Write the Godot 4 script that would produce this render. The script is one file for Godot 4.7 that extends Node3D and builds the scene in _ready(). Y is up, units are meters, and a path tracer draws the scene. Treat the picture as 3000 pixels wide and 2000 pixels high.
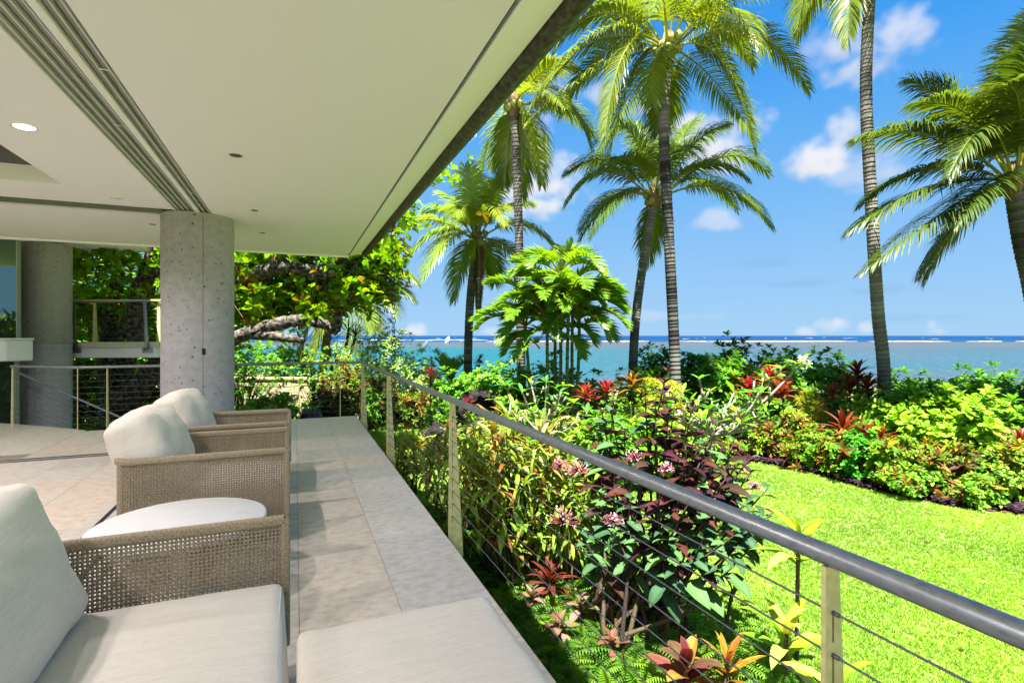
extends Node3D

const F := 1540.0
const EYE := 1.55
const YAW := 0.391
const GY := -1.5
const SEA := -4.0
const CH := 3.25
var R := RandomNumberGenerator.new()
var taken := {}
var Rt := Vector3(cos(YAW), 0, sin(YAW))
var Fw := Vector3(sin(YAW), 0, -cos(YAW))
var M := {}

# a place in the garden, surveyed as bearing (px), height (py) and distance ahead (z, metres)
func P(px: float, py: float, z: float) -> Vector3:
	return Vector3(0, EYE, 0) + Fw * z + Rt * ((px - 1500.0) / F * z) + Vector3.UP * ((983.0 - py) / F * z)

func G(px: float, py: float, y := GY) -> Vector3:
	return P(px, py, F * (EYE - y) / (py - 983.0))

func B(px: float, z: float, y := GY) -> Vector3:
	var p := P(px, 983.0, z)
	return Vector3(p.x, y, p.z)

func rr(a: float, b: float) -> float:
	return R.randf_range(a, b)

func col(r: float, g: float, b: float) -> Color:
	return Color(r, g, b).linear_to_srgb()

func numbered(n: String) -> String:
	var k: int = taken.get(n, 0)
	taken[n] = k + 1
	return n if k == 0 else "%s_%03d" % [n, k]

func tag(o: Node, label := "", category := "", group := "", kind := "") -> Node:
	if label: o.set_meta("label", label)
	if category: o.set_meta("category", category)
	if group: o.set_meta("group", group)
	if kind: o.set_meta("kind", kind)
	return o

func thing(nm: String, label: String, category: String, at := Vector3.ZERO, turn := 0.0, group := "") -> Node3D:
	var o := Node3D.new()
	o.name = numbered(nm)
	add_child(o)
	o.position = at
	o.rotation.y = turn
	tag(o, label, category, group)
	return o

func part(parent: Node, nm: String, mesh: Mesh, mat: Material, xf := Transform3D()) -> MeshInstance3D:
	var o := MeshInstance3D.new()
	o.name = nm if parent != self else numbered(nm)
	o.mesh = mesh
	o.material_override = mat
	o.transform = xf
	parent.add_child(o, true)
	return o

func struct(nm: String, mesh: Mesh, mat: Material, xf := Transform3D()) -> MeshInstance3D:
	var o := part(self, nm, mesh, mat, xf)
	o.set_meta("kind", "structure")
	return o

func many(parent: Node, nm: String, mesh: Mesh, mat: Material, xfs: Array, cols = null) -> MultiMeshInstance3D:
	var mm := MultiMesh.new()
	mm.transform_format = MultiMesh.TRANSFORM_3D
	mm.use_colors = cols != null
	mm.mesh = mesh
	mm.instance_count = xfs.size()
	var st := 16 if cols != null else 12
	var buf := PackedFloat32Array()
	buf.resize(xfs.size() * st)
	var k := 0
	for n in xfs.size():
		var t: Transform3D = xfs[n]
		var b := t.basis
		buf[k] = b.x.x; buf[k + 1] = b.y.x; buf[k + 2] = b.z.x; buf[k + 3] = t.origin.x
		buf[k + 4] = b.x.y; buf[k + 5] = b.y.y; buf[k + 6] = b.z.y; buf[k + 7] = t.origin.y
		buf[k + 8] = b.x.z; buf[k + 9] = b.y.z; buf[k + 10] = b.z.z; buf[k + 11] = t.origin.z
		if cols != null:
			var c: Color = cols[n]
			buf[k + 12] = c.r; buf[k + 13] = c.g; buf[k + 14] = c.b; buf[k + 15] = 1.0
		k += st
	mm.buffer = buf
	var o := MultiMeshInstance3D.new()
	o.name = nm if parent != self else numbered(nm)
	o.multimesh = mm
	o.material_override = mat
	parent.add_child(o, true)
	o.set_meta("kind", "stuff")
	return o

class MB:
	var v := PackedVector3Array()
	var n := PackedVector3Array()
	var c := PackedColorArray()
	var i := PackedInt32Array()

	func mesh() -> ArrayMesh:
		var a := []
		a.resize(Mesh.ARRAY_MAX)
		a[Mesh.ARRAY_VERTEX] = v
		a[Mesh.ARRAY_INDEX] = i
		if c.size(): a[Mesh.ARRAY_COLOR] = c
		if n.size():
			a[Mesh.ARRAY_NORMAL] = n
			var m := ArrayMesh.new()
			m.add_surface_from_arrays(Mesh.PRIMITIVE_TRIANGLES, a)
			return m
		var st := SurfaceTool.new()
		st.create_from_arrays(a)
		st.generate_normals()
		return st.commit()

	func quad(a: int, b: int, d: int, e: int) -> void:
		i.append(a); i.append(b); i.append(d)
		i.append(a); i.append(d); i.append(e)

	# flat polygon face with its own normal
	func face(pts: Array, normal: Vector3) -> void:
		var at := v.size()
		for p in pts:
			v.append(p)
			n.append(normal)
		for k in range(1, pts.size() - 1):
			var w: Vector3 = (pts[k] - pts[0]).cross(pts[k + 1] - pts[0])
			if w.dot(normal) > 0:
				i.append(at); i.append(at + k + 1); i.append(at + k)
			else:
				i.append(at); i.append(at + k); i.append(at + k + 1)

	func tube(pts: PackedVector3Array, rad: PackedFloat32Array, sides: int, cols = null, cap := true) -> void:
		var at := v.size()
		var m := pts.size()
		var d := (pts[1] - pts[0]).normalized()
		var u := d.cross(Vector3.UP if absf(d.y) < 0.9 else Vector3.RIGHT).normalized()
		for k in m:
			var e := (pts[mini(k + 1, m - 1)] - pts[maxi(k - 1, 0)]).normalized()
			u = (u - e * u.dot(e)).normalized()
			var w := e.cross(u)
			for s in sides:
				var a := TAU * s / sides
				v.append(pts[k] + (u * cos(a) + w * sin(a)) * rad[k])
				if cols != null: c.append(cols[k] if cols is PackedColorArray else cols)
		for k in m - 1:
			for s in sides:
				var s2 := (s + 1) % sides
				quad(at + k * sides + s, at + k * sides + s2, at + (k + 1) * sides + s2, at + (k + 1) * sides + s)
		if cap:
			for s in range(1, sides - 1):
				i.append(at); i.append(at + s + 1); i.append(at + s)
				var o := at + (m - 1) * sides
				i.append(o); i.append(o + s); i.append(o + s + 1)

func prism(poly: PackedVector2Array, y0: float, y1: float) -> ArrayMesh:
	# poly in (x, z)
	var b := MB.new()
	var tri := Geometry2D.triangulate_polygon(poly)
	for k in range(0, tri.size(), 3):
		var q := [poly[tri[k]], poly[tri[k + 1]], poly[tri[k + 2]]]
		b.face([Vector3(q[0].x, y1, q[0].y), Vector3(q[1].x, y1, q[1].y), Vector3(q[2].x, y1, q[2].y)], Vector3.UP)
		b.face([Vector3(q[0].x, y0, q[0].y), Vector3(q[1].x, y0, q[1].y), Vector3(q[2].x, y0, q[2].y)], Vector3.DOWN)
	var area := 0.0
	for k in poly.size():
		area += poly[k].cross(poly[(k + 1) % poly.size()])
	for k in poly.size():
		var a := poly[k]
		var d := poly[(k + 1) % poly.size()]
		var nn := Vector3(d.y - a.y, 0, -(d.x - a.x)).normalized() * signf(area)
		b.face([Vector3(a.x, y0, a.y), Vector3(d.x, y0, d.y), Vector3(d.x, y1, d.y), Vector3(a.x, y1, a.y)], nn)
	return b.mesh()

func box(size: Vector3) -> BoxMesh:
	var m := BoxMesh.new()
	m.size = size
	return m

func at(x: float, y: float, z: float) -> Transform3D:
	return Transform3D(Basis(), Vector3(x, y, z))

# box between two corners, with a small chamfer
func slab(a: Vector3, b: Vector3, ch := 0.0) -> ArrayMesh:
	if ch <= 0.0:
		var poly := PackedVector2Array([Vector2(a.x, a.z), Vector2(b.x, a.z), Vector2(b.x, b.z), Vector2(a.x, b.z)])
		return prism(poly, a.y, b.y)
	var m := MB.new()
	var lo := Vector3(minf(a.x, b.x), minf(a.y, b.y), minf(a.z, b.z))
	var hi := Vector3(maxf(a.x, b.x), maxf(a.y, b.y), maxf(a.z, b.z))
	var c := (lo + hi) / 2
	var h := (hi - lo) / 2
	# six faces, twelve chamfers
	for ax in 3:
		var u := (ax + 1) % 3
		var w := (ax + 2) % 3
		for s in [-1.0, 1.0]:
			var nn := Vector3.ZERO
			nn[ax] = s
			var pts := []
			for q in [[-1, -1], [1, -1], [1, 1], [-1, 1]]:
				var p := c
				p[ax] += s * h[ax]
				p[u] += q[0] * (h[u] - ch)
				p[w] += q[1] * (h[w] - ch)
				pts.append(p)
			m.face(pts, nn)
			for s2 in [-1.0, 1.0]:
				var e1 := c
				e1[ax] += s * h[ax]
				e1[u] += s2 * (h[u] - ch)
				var e2 := c
				e2[ax] += s * (h[ax] - ch)
				e2[u] += s2 * h[u]
				var n2 := Vector3.ZERO
				n2[ax] = s
				n2[u] = s2
				var f1 := e1
				var f2 := e2
				e1[w] -= h[w] - ch
				e2[w] -= h[w] - ch
				f1[w] += h[w] - ch
				f2[w] += h[w] - ch
				m.face([e1, e2, f2, f1], n2.normalized())
	return m.mesh()

func lathe(prof: Array, sides: int) -> ArrayMesh:
	var m := MB.new()
	for k in prof.size():
		for s in sides:
			var a := TAU * s / sides
			m.v.append(Vector3(cos(a) * prof[k][0], prof[k][1], sin(a) * prof[k][0]))
	for k in prof.size() - 1:
		for s in sides:
			var s2 := (s + 1) % sides
			m.quad(k * sides + s, (k + 1) * sides + s, (k + 1) * sides + s2, k * sides + s2)
	return m.mesh()

# a rounded, inflated box: cushions, boulders
func cushion(h: Vector3, r: float, puff: Vector3, n := 16, wrinkle := 0.0, sd := 1) -> ArrayMesh:
	var m := MB.new()
	var nz := FastNoiseLite.new()
	nz.seed = sd
	nz.frequency = 3.0
	for ax in 3:
		var u := (ax + 1) % 3
		var w := (ax + 2) % 3
		for s in [-1.0, 1.0]:
			var st := m.v.size()
			for a in n + 1:
				for b in n + 1:
					var q := Vector3.ZERO
					var ta := 2.0 * a / n - 1.0
					var tb := 2.0 * b / n - 1.0
					q[ax] = s
					q[u] = signf(ta) * (1.0 - pow(1.0 - absf(ta), 1.6))
					q[w] = signf(tb) * (1.0 - pow(1.0 - absf(tb), 1.6))
					var p := q * h
					var core := p.clamp(-h + Vector3.ONE * r, h - Vector3.ONE * r)
					p = core + (p - core).normalized() * r
					var t := p / h
					p.x += puff.x * t.x * (1 - t.y * t.y) * (1 - t.z * t.z)
					p.y += puff.y * t.y * (1 - t.x * t.x) * (1 - t.z * t.z)
					p.z += puff.z * t.z * (1 - t.x * t.x) * (1 - t.y * t.y)
					if wrinkle > 0:
						p += q.normalized() * nz.get_noise_3dv(p * 1.6) * wrinkle
					m.v.append(p)
			for a in n:
				for b in n:
					var k := st + a * (n + 1) + b
					if s > 0: m.quad(k, k + 1, k + n + 2, k + n + 1)
					else: m.quad(k, k + n + 1, k + n + 2, k + 1)
	return m.mesh()

# ---------- materials ----------
func ntex(freq: float, cols: Array, offs: Array, sd := 1, oct := 5, size := 512, kind := FastNoiseLite.TYPE_SIMPLEX_SMOOTH) -> NoiseTexture2D:
	var t := NoiseTexture2D.new()
	t.width = size
	t.height = size
	t.seamless = true
	var z := FastNoiseLite.new()
	z.noise_type = kind
	z.seed = sd
	z.frequency = freq
	z.fractal_octaves = oct
	t.noise = z
	var g := Gradient.new()
	g.offsets = PackedFloat32Array(offs)
	var pc := PackedColorArray()
	for c in cols: pc.append(c)
	g.colors = pc
	t.color_ramp = g
	return t

func mat(nm: String, c: Color, rough := 0.6, metal := 0.0, spec := 0.5) -> StandardMaterial3D:
	var m := StandardMaterial3D.new()
	m.resource_name = nm
	m.albedo_color = c
	m.roughness = rough
	m.metallic = metal
	m.metallic_specular = spec
	M[nm] = m
	return m

func tex(m: StandardMaterial3D, t: Texture2D, scale: Vector3, world := true) -> StandardMaterial3D:
	m.albedo_texture = t
	m.uv1_triplanar = true
	m.uv1_world_triplanar = world
	m.uv1_scale = scale
	return m

func bump(m: StandardMaterial3D, t: Texture2D, cm: float) -> StandardMaterial3D:
	m.heightmap_enabled = true
	m.heightmap_texture = t
	m.heightmap_scale = cm
	return m

func leafmat(nm: String, through: Color, rough := 0.45, spec := 0.4) -> StandardMaterial3D:
	var m := mat(nm, Color.WHITE, rough, 0.0, spec)
	m.vertex_color_use_as_albedo = true
	m.backlight_enabled = true
	m.backlight = through
	m.cull_mode = BaseMaterial3D.CULL_DISABLED
	return m

func vcmat(nm: String, rough := 0.8, spec := 0.3) -> StandardMaterial3D:
	var m := mat(nm, Color.WHITE, rough, 0.0, spec)
	m.vertex_color_use_as_albedo = true
	return m

# ---------- camera, sky, sun ----------
func make_sky() -> ImageTexture:
	var w := 2048
	var h := 1024
	var data := PackedFloat32Array()
	data.resize(w * h * 3)
	var sun := SUN.normalized()
	# measured colours by elevation, linear
	var el := [0.0, 0.03, 0.1, 0.25, 0.45, 0.65, 1.0, 1.58]
	var cl := [Vector3(0.40, 0.66, 0.93), Vector3(0.37, 0.64, 0.93), Vector3(0.32, 0.60, 0.95), Vector3(0.19, 0.50, 0.94), Vector3(0.06, 0.36, 0.90), Vector3(0.025, 0.27, 0.78), Vector3(0.03, 0.19, 0.6), Vector3(0.04, 0.2, 0.58)]
	for y in h:
		var up := PI / 2 - (y + 0.5) / h * PI
		var c: Vector3 = cl[0] * 0.8
		if up >= 0:
			for k in el.size() - 1:
				if up <= el[k + 1]:
					c = cl[k].lerp(cl[k + 1], (up - el[k]) / (el[k + 1] - el[k]))
					break
		for x in w:
			var d := c
			if up > 0.5:
				var a := (x + 0.5) / w * TAU
				var dir := Vector3(sin(a) * cos(up), sin(up), -cos(a) * cos(up))
				var g := maxf(0.0, dir.dot(sun))
				d += Vector3(1, 0.96, 0.88) * (0.45 * pow(g, 12) + 1.6 * pow(g, 90))
			var o := (y * w + x) * 3
			data[o] = d.x * SKYK
			data[o + 1] = d.y * SKYK
			data[o + 2] = d.z * SKYK
	# clouds: bearing px, height py, half width, half height, strength
	var nz := FastNoiseLite.new()
	nz.seed = 5
	nz.frequency = 0.02
	nz.fractal_octaves = 5
	var clouds := [[1630, 560, 120, 75, 1.0], [1560, 610, 90, 40, 0.9], [2080, 420, 120, 70, 0.85], [2130, 470, 80, 50, 0.6], [2560, 160, 110, 85, 0.7], [2440, 130, 90, 60, 0.35], [2420, 480, 85, 52, 1.0], [2490, 380, 50, 55, 0.75], [2540, 500, 90, 60, 0.45], [1750, 290, 50, 45, 0.6], [1900, 320, 60, 45, 0.5], [2080, 655, 70, 35, 0.5], [1880, 720, 35, 22, 0.3], [1222, 968, 28, 24, 0.8], [1430, 972, 26, 14, 0.45], [2440, 962, 45, 26, 0.75], [2455, 945, 18, 22, 0.75], [2540, 962, 30, 26, 0.75], [2360, 975, 26, 14, 0.6], [2740, 972, 30, 16, 0.5], [2730, 952, 12, 14, 0.4], [1550, 380, 60, 90, 0.5], [2750, 470, 130, 70, 0.35], [1600, 240, 80, 60, 0.4], [2200, 770, 140, 16, -0.5], [2300, 830, 130, 12, -0.4], [2080, 830, 110, 14, -0.5], [2640, 850, 110, 18, -0.5], [2700, 930, 160, 12, -0.3], [1850, 930, 200, 16, 0.25]]
	for q in clouds:
		var c0 := dir_of(q[0], q[1])
		var lon := atan2(c0.x, -c0.z)
		var lat := asin(c0.y)
		var sx: float = 1.22 * q[2] / F * pow(cos(atan((q[0] - 1500) / F)), 2) / cos(lat)
		var sy: float = 1.15 * q[3] / F * cos(atan((q[0] - 1500) / F))
		var x0 := int((lon - sx * 2.2) / TAU * w) - 1
		var x1 := int((lon + sx * 2.2) / TAU * w) + 1
		var y0 := int((PI / 2 - lat - sy * 2.2) / PI * h)
		var y1 := int((PI / 2 - lat + sy * 2.2) / PI * h)
		for y in range(maxi(0, y0), mini(h / 2, y1)):
			for x in range(x0, x1):
				var a := ((x + 0.5) / w * TAU - lon) / sx
				var b := (PI / 2 - (y + 0.5) / h * PI - lat) / sy
				var r2 := a * a + b * b * (1.0 if b > 0 else 1.9)
				var n := nz.get_noise_2d(x * 1.0, y * 1.6 + q[0])
				var n2 := nz.get_noise_2d(x * 4.0 + 900, y * 5.0)
				var k := smoothstep(0.0, 1.0, 1.12 - r2 * 0.62 + n * 1.0 + n2 * 0.35 - 0.35) * absf(q[4]) * smoothstep(4.2, 1.6, r2)
				var o := (y * w + posmod(x, w)) * 3
				var cc := Vector3(0.86, 0.87, 0.93) if q[4] > 0 else Vector3(0.27, 0.52, 0.80)
				cc *= (1.0 + 0.08 * b) * SKYK
				data[o] = lerpf(data[o], cc.x, k)
				data[o + 1] = lerpf(data[o + 1], cc.y, k)
				data[o + 2] = lerpf(data[o + 2], cc.z, k)
	# light puffy cloud cover behind and to the sides, as over the sea
	var im := Image.create_from_data(w, h, false, Image.FORMAT_RGBF, data.to_byte_array())
	return ImageTexture.create_from_image(im)

func dir_of(px: float, py: float) -> Vector3:
	return (Fw * F + Rt * (px - 1500.0) + Vector3.UP * (983.0 - py)).normalized()

const SUN := Vector3(-0.16, 1.0, 0.34)
const SKYK := 0.1818
const EXPOSURE := 5.5

func make_view() -> void:
	var cam := Camera3D.new()
	cam.name = "camera"
	add_child(cam)
	cam.position = Vector3(0, EYE, 0)
	cam.rotation.y = -YAW
	cam.projection = Camera3D.PROJECTION_FRUSTUM
	cam.near = 0.05
	cam.far = 40000.0
	cam.size = 2.0 * cam.near * 1000.0 / F
	cam.frustum_offset = Vector2(0, -cam.near * 17.0 / F)
	cam.current = true
	var env := Environment.new()
	env.background_mode = Environment.BG_SKY
	var sky := Sky.new()
	var pm := PanoramaSkyMaterial.new()
	pm.panorama = make_sky()
	sky.sky_material = pm
	env.sky = sky
	env.tonemap_mode = Environment.TONE_MAPPER_LINEAR
	env.tonemap_exposure = EXPOSURE
	env.sdfgi_enabled = true
	env.ssao_enabled = true
	env.ssil_enabled = true
	var we := WorldEnvironment.new()
	we.name = "world_environment"
	we.environment = env
	add_child(we)
	var s := DirectionalLight3D.new()
	s.name = "sun"
	s.light_energy = 1.6
	s.light_color = Color(1.0, 0.985, 0.955)
	s.light_angular_distance = 0.53
	s.shadow_enabled = true
	add_child(s)
	s.look_at_from_position(SUN * 50.0, Vector3.ZERO, Vector3(0, 0, 1))

# ---------- land and sea ----------
func shore(cx: float) -> float:
	# distance ahead of the camera to the waterline, for a sideways distance cx
	return 46.0 + maxf(0.0, -cx - 5.0) * 1.0 + sin(cx * 0.06) * 2.0

func ground_y(cx: float, cz: float) -> float:
	var d := shore(cx) - cz
	return lerpf(-6.0, GY, smoothstep(-14.0, 19.0, d))

func make_land() -> void:
	var xs := []
	for k in range(-24, 25): xs.append(signf(k) * (absf(k) * 2.2 + pow(absf(k) / 24.0, 4) * 380.0))
	var zs := [-500.0, -200.0, -90.0, -50.0, -30.0, -20.0, -12.0]
	for k in 60: zs.append(-6.0 + k * 2.6)
	var m := MB.new()
	var sand := Color(0.34, 0.28, 0.19)
	var grass := Color(0.16, 0.19, 0.06)
	for z in zs:
		for x in xs:
			m.v.append(Fw * z + Rt * x + Vector3.UP * ground_y(x, z))
			m.c.append(grass.lerp(sand, smoothstep(20.0, 13.0, shore(x) - z)))
	var w := xs.size()
	for a in zs.size() - 1:
		for b in w - 1:
			m.quad(a * w + b, (a + 1) * w + b, (a + 1) * w + b + 1, a * w + b + 1)
	var gm := vcmat("ground", 0.95, 0.15)
	tex(gm, ntex(0.03, [Color(0.8, 0.8, 0.8), Color.WHITE], [0.3, 0.7], 3), Vector3.ONE * 0.35)
	struct("ground", m.mesh(), gm)
	# the sea: lagoon, reef flat, deep water
	var s := MB.new()
	var nz := FastNoiseLite.new()
	nz.frequency = 0.02
	nz.seed = 8
	nz.fractal_octaves = 4
	var rs := []
	var r := 6.0
	while r < 30000.0:
		rs.append(r)
		r *= 1.016 if r < 1500 else 1.09
	var na := 220
	for q in rs:
		for k in na:
			var a := -1.15 + 2.3 * k / (na - 1)
			var cx := sin(a) * float(q)
			var cz := cos(a) * float(q)
			s.v.append(Fw * cz + Rt * cx + Vector3.UP * SEA)
			s.c.append(sea_colour(cx, cz, nz))
	for a in rs.size() - 1:
		for k in na - 1:
			s.quad(a * na + k, (a + 1) * na + k, (a + 1) * na + k + 1, a * na + k + 1)
	# behind the land the water goes on, plain and deep
	var sm := vcmat("sea", 0.35, 0.12)
	bump(tex(sm, ntex(0.02, [Color(0.82, 0.82, 0.82), Color.WHITE], [0.3, 0.7], 12, 6), Vector3(0.03, 0.03, 0.13)), ntex(0.02, [Color.BLACK, Color.WHITE], [0.2, 0.8], 9, 6), 40.0)
	struct("sea", s.mesh(), sm)
	# surf along the reef edge
	var foam := mat("foam", col(0.3, 0.31, 0.32), 0.9, 0.0, 0.1)
	var fb := MB.new()
	R.seed = 77
	for k in 90:
		var px := rr(1050, 3300)
		var near := k < 46
		var z := rr(482, 500) if near else rr(540, 1500)
		if near and px < 1500: z = rr(600, 680)
		var l := rr(14, 70) if near else rr(3, 9)
		var c := B(px, z, SEA)
		var pts := PackedVector3Array()
		var rad := PackedFloat32Array()
		for j in 9:
			pts.append(c + Rt * (j / 8.0 - 0.5) * l + Fw * rr(-2, 2) + Vector3.UP * 0.05)
			rad.append((0.12 + rr(0.2, 0.75) * sin(PI * (j + 0.5) / 9.0)) * (1.0 if near else 0.7))
		fb.tube(pts, rad, 5)
	tag(part(self, "surf", fb.mesh(), foam), "white breaking surf along the reef edge", "surf", "", "stuff")
	# two wing foilers out on the lagoon
	for q in [[1311, 1001, 370.0, true], [1249, 1017, 215.0, false]]:
		var o := thing("wing_foiler", "rider with a white inflatable wing on the lagoon" if q[3] else "rider with a dark inflatable wing, nearer the beach", "wing foiler", P(q[0], q[1], q[2]))
		var wing := MB.new()
		var sc := 1.0 if q[3] else 0.8
		for k in 9:
			var t := k / 8.0
			var along := Rt * (t - 0.5) * 2.6 * sc + Vector3.UP * ((t - 0.5) * 4.4 * sc if q[3] else (t - 0.5) * 3.0)
			var wd := (1.1 * sin(PI * (t * 0.8 + 0.12)) + 0.1) * sc
			for e in [-1.0, 0.0, 1.0]:
				wing.v.append(along + (Rt * 0.85 - Vector3.UP * 0.5) * e * wd - Fw * (1.0 - e * e) * 0.4 + Vector3.UP * 1.4)
		for k in 8:
			for e in 2:
				wing.quad(k * 3 + e, k * 3 + e + 1, k * 3 + e + 4, k * 3 + e + 3)
		part(o, "wing", wing.mesh(), mat("wing_cloth", col(0.85, 0.87, 0.88) if q[3] else col(0.1, 0.15, 0.2), 0.7))
		var body := MB.new()
		body.tube(PackedVector3Array([Rt * 1.2 + Vector3.UP * -1.3, Rt * 1.25 + Vector3.UP * -0.5, Rt * 1.35 + Vector3.UP * 0.1, Rt * 1.3 + Vector3.UP * 0.3, Rt * 1.3 + Vector3.UP * 0.5]), PackedFloat32Array([0.12, 0.17, 0.2, 0.1, 0.12]), 8)
		body.tube(PackedVector3Array([Rt * 1.35, Rt * 0.9 + Vector3.UP * 0.3, Rt * 0.5 + Vector3.UP * 0.6]), PackedFloat32Array([0.07, 0.06, 0.05]), 6)
		part(o, "rider", body.mesh(), mat("wetsuit", col(0.03, 0.04, 0.05), 0.7))
		var board := cushion(Vector3(0.9, 0.06, 0.3), 0.06, Vector3.ZERO, 6)
		part(o, "board", board, M["wetsuit"], Transform3D(Basis(), Rt * 1.2 + Vector3.UP * -1.45))

func sea_colour(cx: float, cz: float, nz: FastNoiseLite) -> Color:
	var n := nz.get_noise_2d(cx * 0.6, cz * 2.2)
	var n2 := nz.get_noise_2d(cx * 0.12 + 300, cz * 0.35)
	var right := smoothstep(-0.15, 0.45, cx / maxf(cz, 1.0))
	var lag := Color(0.012, 0.098, 0.120).lerp(Color(0.044, 0.084, 0.115), right)
	lag = lag.lerp(Color(0.055, 0.078, 0.10), clampf(n2 * 1.8 + 0.2, 0, 0.8) * (0.35 + 0.65 * right))
	lag = lag.lerp(Color(0.016, 0.092, 0.116), clampf(n * 1.6, 0, 0.45))
	var reef := Color(0.06, 0.075, 0.09).lerp(Color(0.085, 0.085, 0.095), clampf(n * 2, 0, 1))
	var e := 0.5 + n2 * 0.6
	var c := lag.lerp(reef, smoothstep(215.0, 320.0, cz + 110.0 * e - 60.0))
	c = c.lerp(Color(0.006, 0.05, 0.125), smoothstep(450.0, 480.0, cz))
	c = c.lerp(Color(0.004, 0.034, 0.11), smoothstep(500.0, 1000.0, cz))
	return c
const LAMP := 1.0

# ---------- the house ----------
func make_materials() -> void:
	mat("plaster", Color(0.965, 0.945, 0.975), 0.9, 0.0, 0.2)
	mat("white_trim", col(0.92, 0.89, 0.93), 0.55)
	var stone := ntex(0.012, [Color(0.82, 0.78, 0.735), Color(0.865, 0.83, 0.79), Color(0.88, 0.85, 0.81), Color(0.895, 0.868, 0.832)], [0.2, 0.42, 0.6, 0.8], 21, 7, 1024)
	var grain := ntex(0.05, [Color(0.93, 0.92, 0.91), Color(0.99, 0.985, 0.98), Color.WHITE], [0.18, 0.34, 1.0], 31, 6, 1024)
	var pit := ntex(0.05, [Color.BLACK, Color.WHITE], [0.2, 0.45], 31, 5, 512)
	for k in 3:
		var m := tex(mat("stone_%d" % k, [Color(1, 0.985, 0.97), Color(0.95, 0.94, 0.93), Color(1, 0.96, 0.92)][k], 0.3, 0.0, 0.32), stone, Vector3(0.6, 1.0, 1.0))
		m.uv1_offset = Vector3(k * 0.37, 0, k * 0.21)
		m.detail_enabled = true
		m.detail_blend_mode = BaseMaterial3D.BLEND_MODE_MUL
		m.detail_albedo = grain
		m.roughness = 0.42
	mat("grout", col(0.3, 0.27, 0.23), 0.9)
	tex(mat("concrete", Color.WHITE, 0.8, 0.0, 0.3), ntex(0.012, [Color(0.655, 0.64, 0.64), Color(0.685, 0.67, 0.67), Color(0.71, 0.695, 0.695)], [0.2, 0.5, 0.8], 41, 6, 1024), Vector3.ONE * 0.55)
	M.concrete.detail_enabled = true
	M.concrete.detail_blend_mode = BaseMaterial3D.BLEND_MODE_MUL
	M.concrete.detail_albedo = speckle()
	bump(M.concrete, M.concrete.detail_albedo, 0.4)
	tex(mat("gutter_metal", Color.WHITE, 0.5, 0.35, 0.5), ntex(0.012, [Color(0.22, 0.21, 0.15), Color(0.30, 0.29, 0.21), Color(0.36, 0.37, 0.27), Color(0.42, 0.47, 0.34)], [0.25, 0.5, 0.68, 0.85], 51, 6, 1024), Vector3(1.6, 1.6, 0.9))
	mat("track_metal", col(0.3, 0.31, 0.29), 0.45, 0.4)
	mat("coffer_grey", col(0.09, 0.09, 0.088), 0.8)
	mat("dark", col(0.012, 0.012, 0.011), 0.8)
	tex(mat("steel", Color.WHITE, 0.36, 0.55, 0.5), ntex(0.03, [Color(0.48, 0.49, 0.50), Color(0.56, 0.57, 0.585), Color(0.60, 0.61, 0.625)], [0.2, 0.4, 0.8], 61, 6), Vector3(3, 3, 1.4))
	tex(mat("cream_paint", Color.WHITE, 0.55), ntex(0.02, [Color(0.76, 0.72, 0.48), Color(0.83, 0.79, 0.56)], [0.3, 0.7], 62), Vector3(1, 1, 1) * 1.5)
	mat("rust", col(0.22, 0.12, 0.05), 0.9)
	mat("cable_steel", col(0.16, 0.16, 0.155), 0.45, 0.6)
	mat("lamp_trim", col(0.75, 0.75, 0.73), 0.4)
	mat("lamp_inside", col(0.1, 0.09, 0.08), 0.35, 0.6)
	var lit := mat("lamp_lit", Color(1, 0.98, 0.93), 0.5)
	lit.emission_enabled = true
	lit.emission = Color(1, 0.97, 0.9)
	lit.emission_energy_multiplier = 1.6
	var lin := linen()
	tex(mat("fabric", Color(0.99, 0.955, 0.905), 0.95, 0.0, 0.15), lin, Vector3(2.4, 2.4, 2.4), false)
	bump(M.fabric, lin, 0.12)
	M.fabric.rim_enabled = true
	M.fabric.rim = 0.3
	mat("seam", Color(0.82, 0.80, 0.76), 0.95, 0.0, 0.15)
	tex(mat("rope", Color.WHITE, 0.8, 0.0, 0.25), ntex(0.04, [Color(0.52, 0.455, 0.365), Color(0.64, 0.575, 0.475), Color(0.70, 0.635, 0.535)], [0.25, 0.5, 0.8], 81, 5), Vector3.ONE * 4.0, false)
	mat("chair_frame", col(0.12, 0.1, 0.08), 0.5)
	tex(mat("table_white", Color.WHITE, 0.5), ntex(0.01, [Color(0.86, 0.85, 0.83), Color(0.88, 0.87, 0.85)], [0.3, 0.7], 82), Vector3.ONE)
	var gl := mat("window_glass", Color(0.42, 0.5, 0.47), 0.02, 0.85)
	gl.metallic_specular = 0.8
	var wet := mat("pot_glaze", Color(0.13, 0.1, 0.11), 0.25, 0.0, 0.6)
	tex(wet, ntex(0.02, [Color(0.12, 0.1, 0.11), Color(0.2, 0.16, 0.16)], [0.3, 0.7], 83), Vector3.ONE * 2.0)

func linen() -> ImageTexture:
	var n := 512
	var im := Image.create(n, n, false, Image.FORMAT_RGB8)
	var g := RandomNumberGenerator.new()
	g.seed = 12
	for y in n:
		var x := 0
		var row := g.randf_range(0.84, 0.90)
		while x < n:
			var l := g.randi_range(8, 60)
			var v := row + g.randf_range(-0.05, 0.035)
			im.fill_rect(Rect2i(x, y, l, 1), Color(v, v * 0.985, v * 0.96))
			x += l
	return ImageTexture.create_from_image(im)

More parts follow.
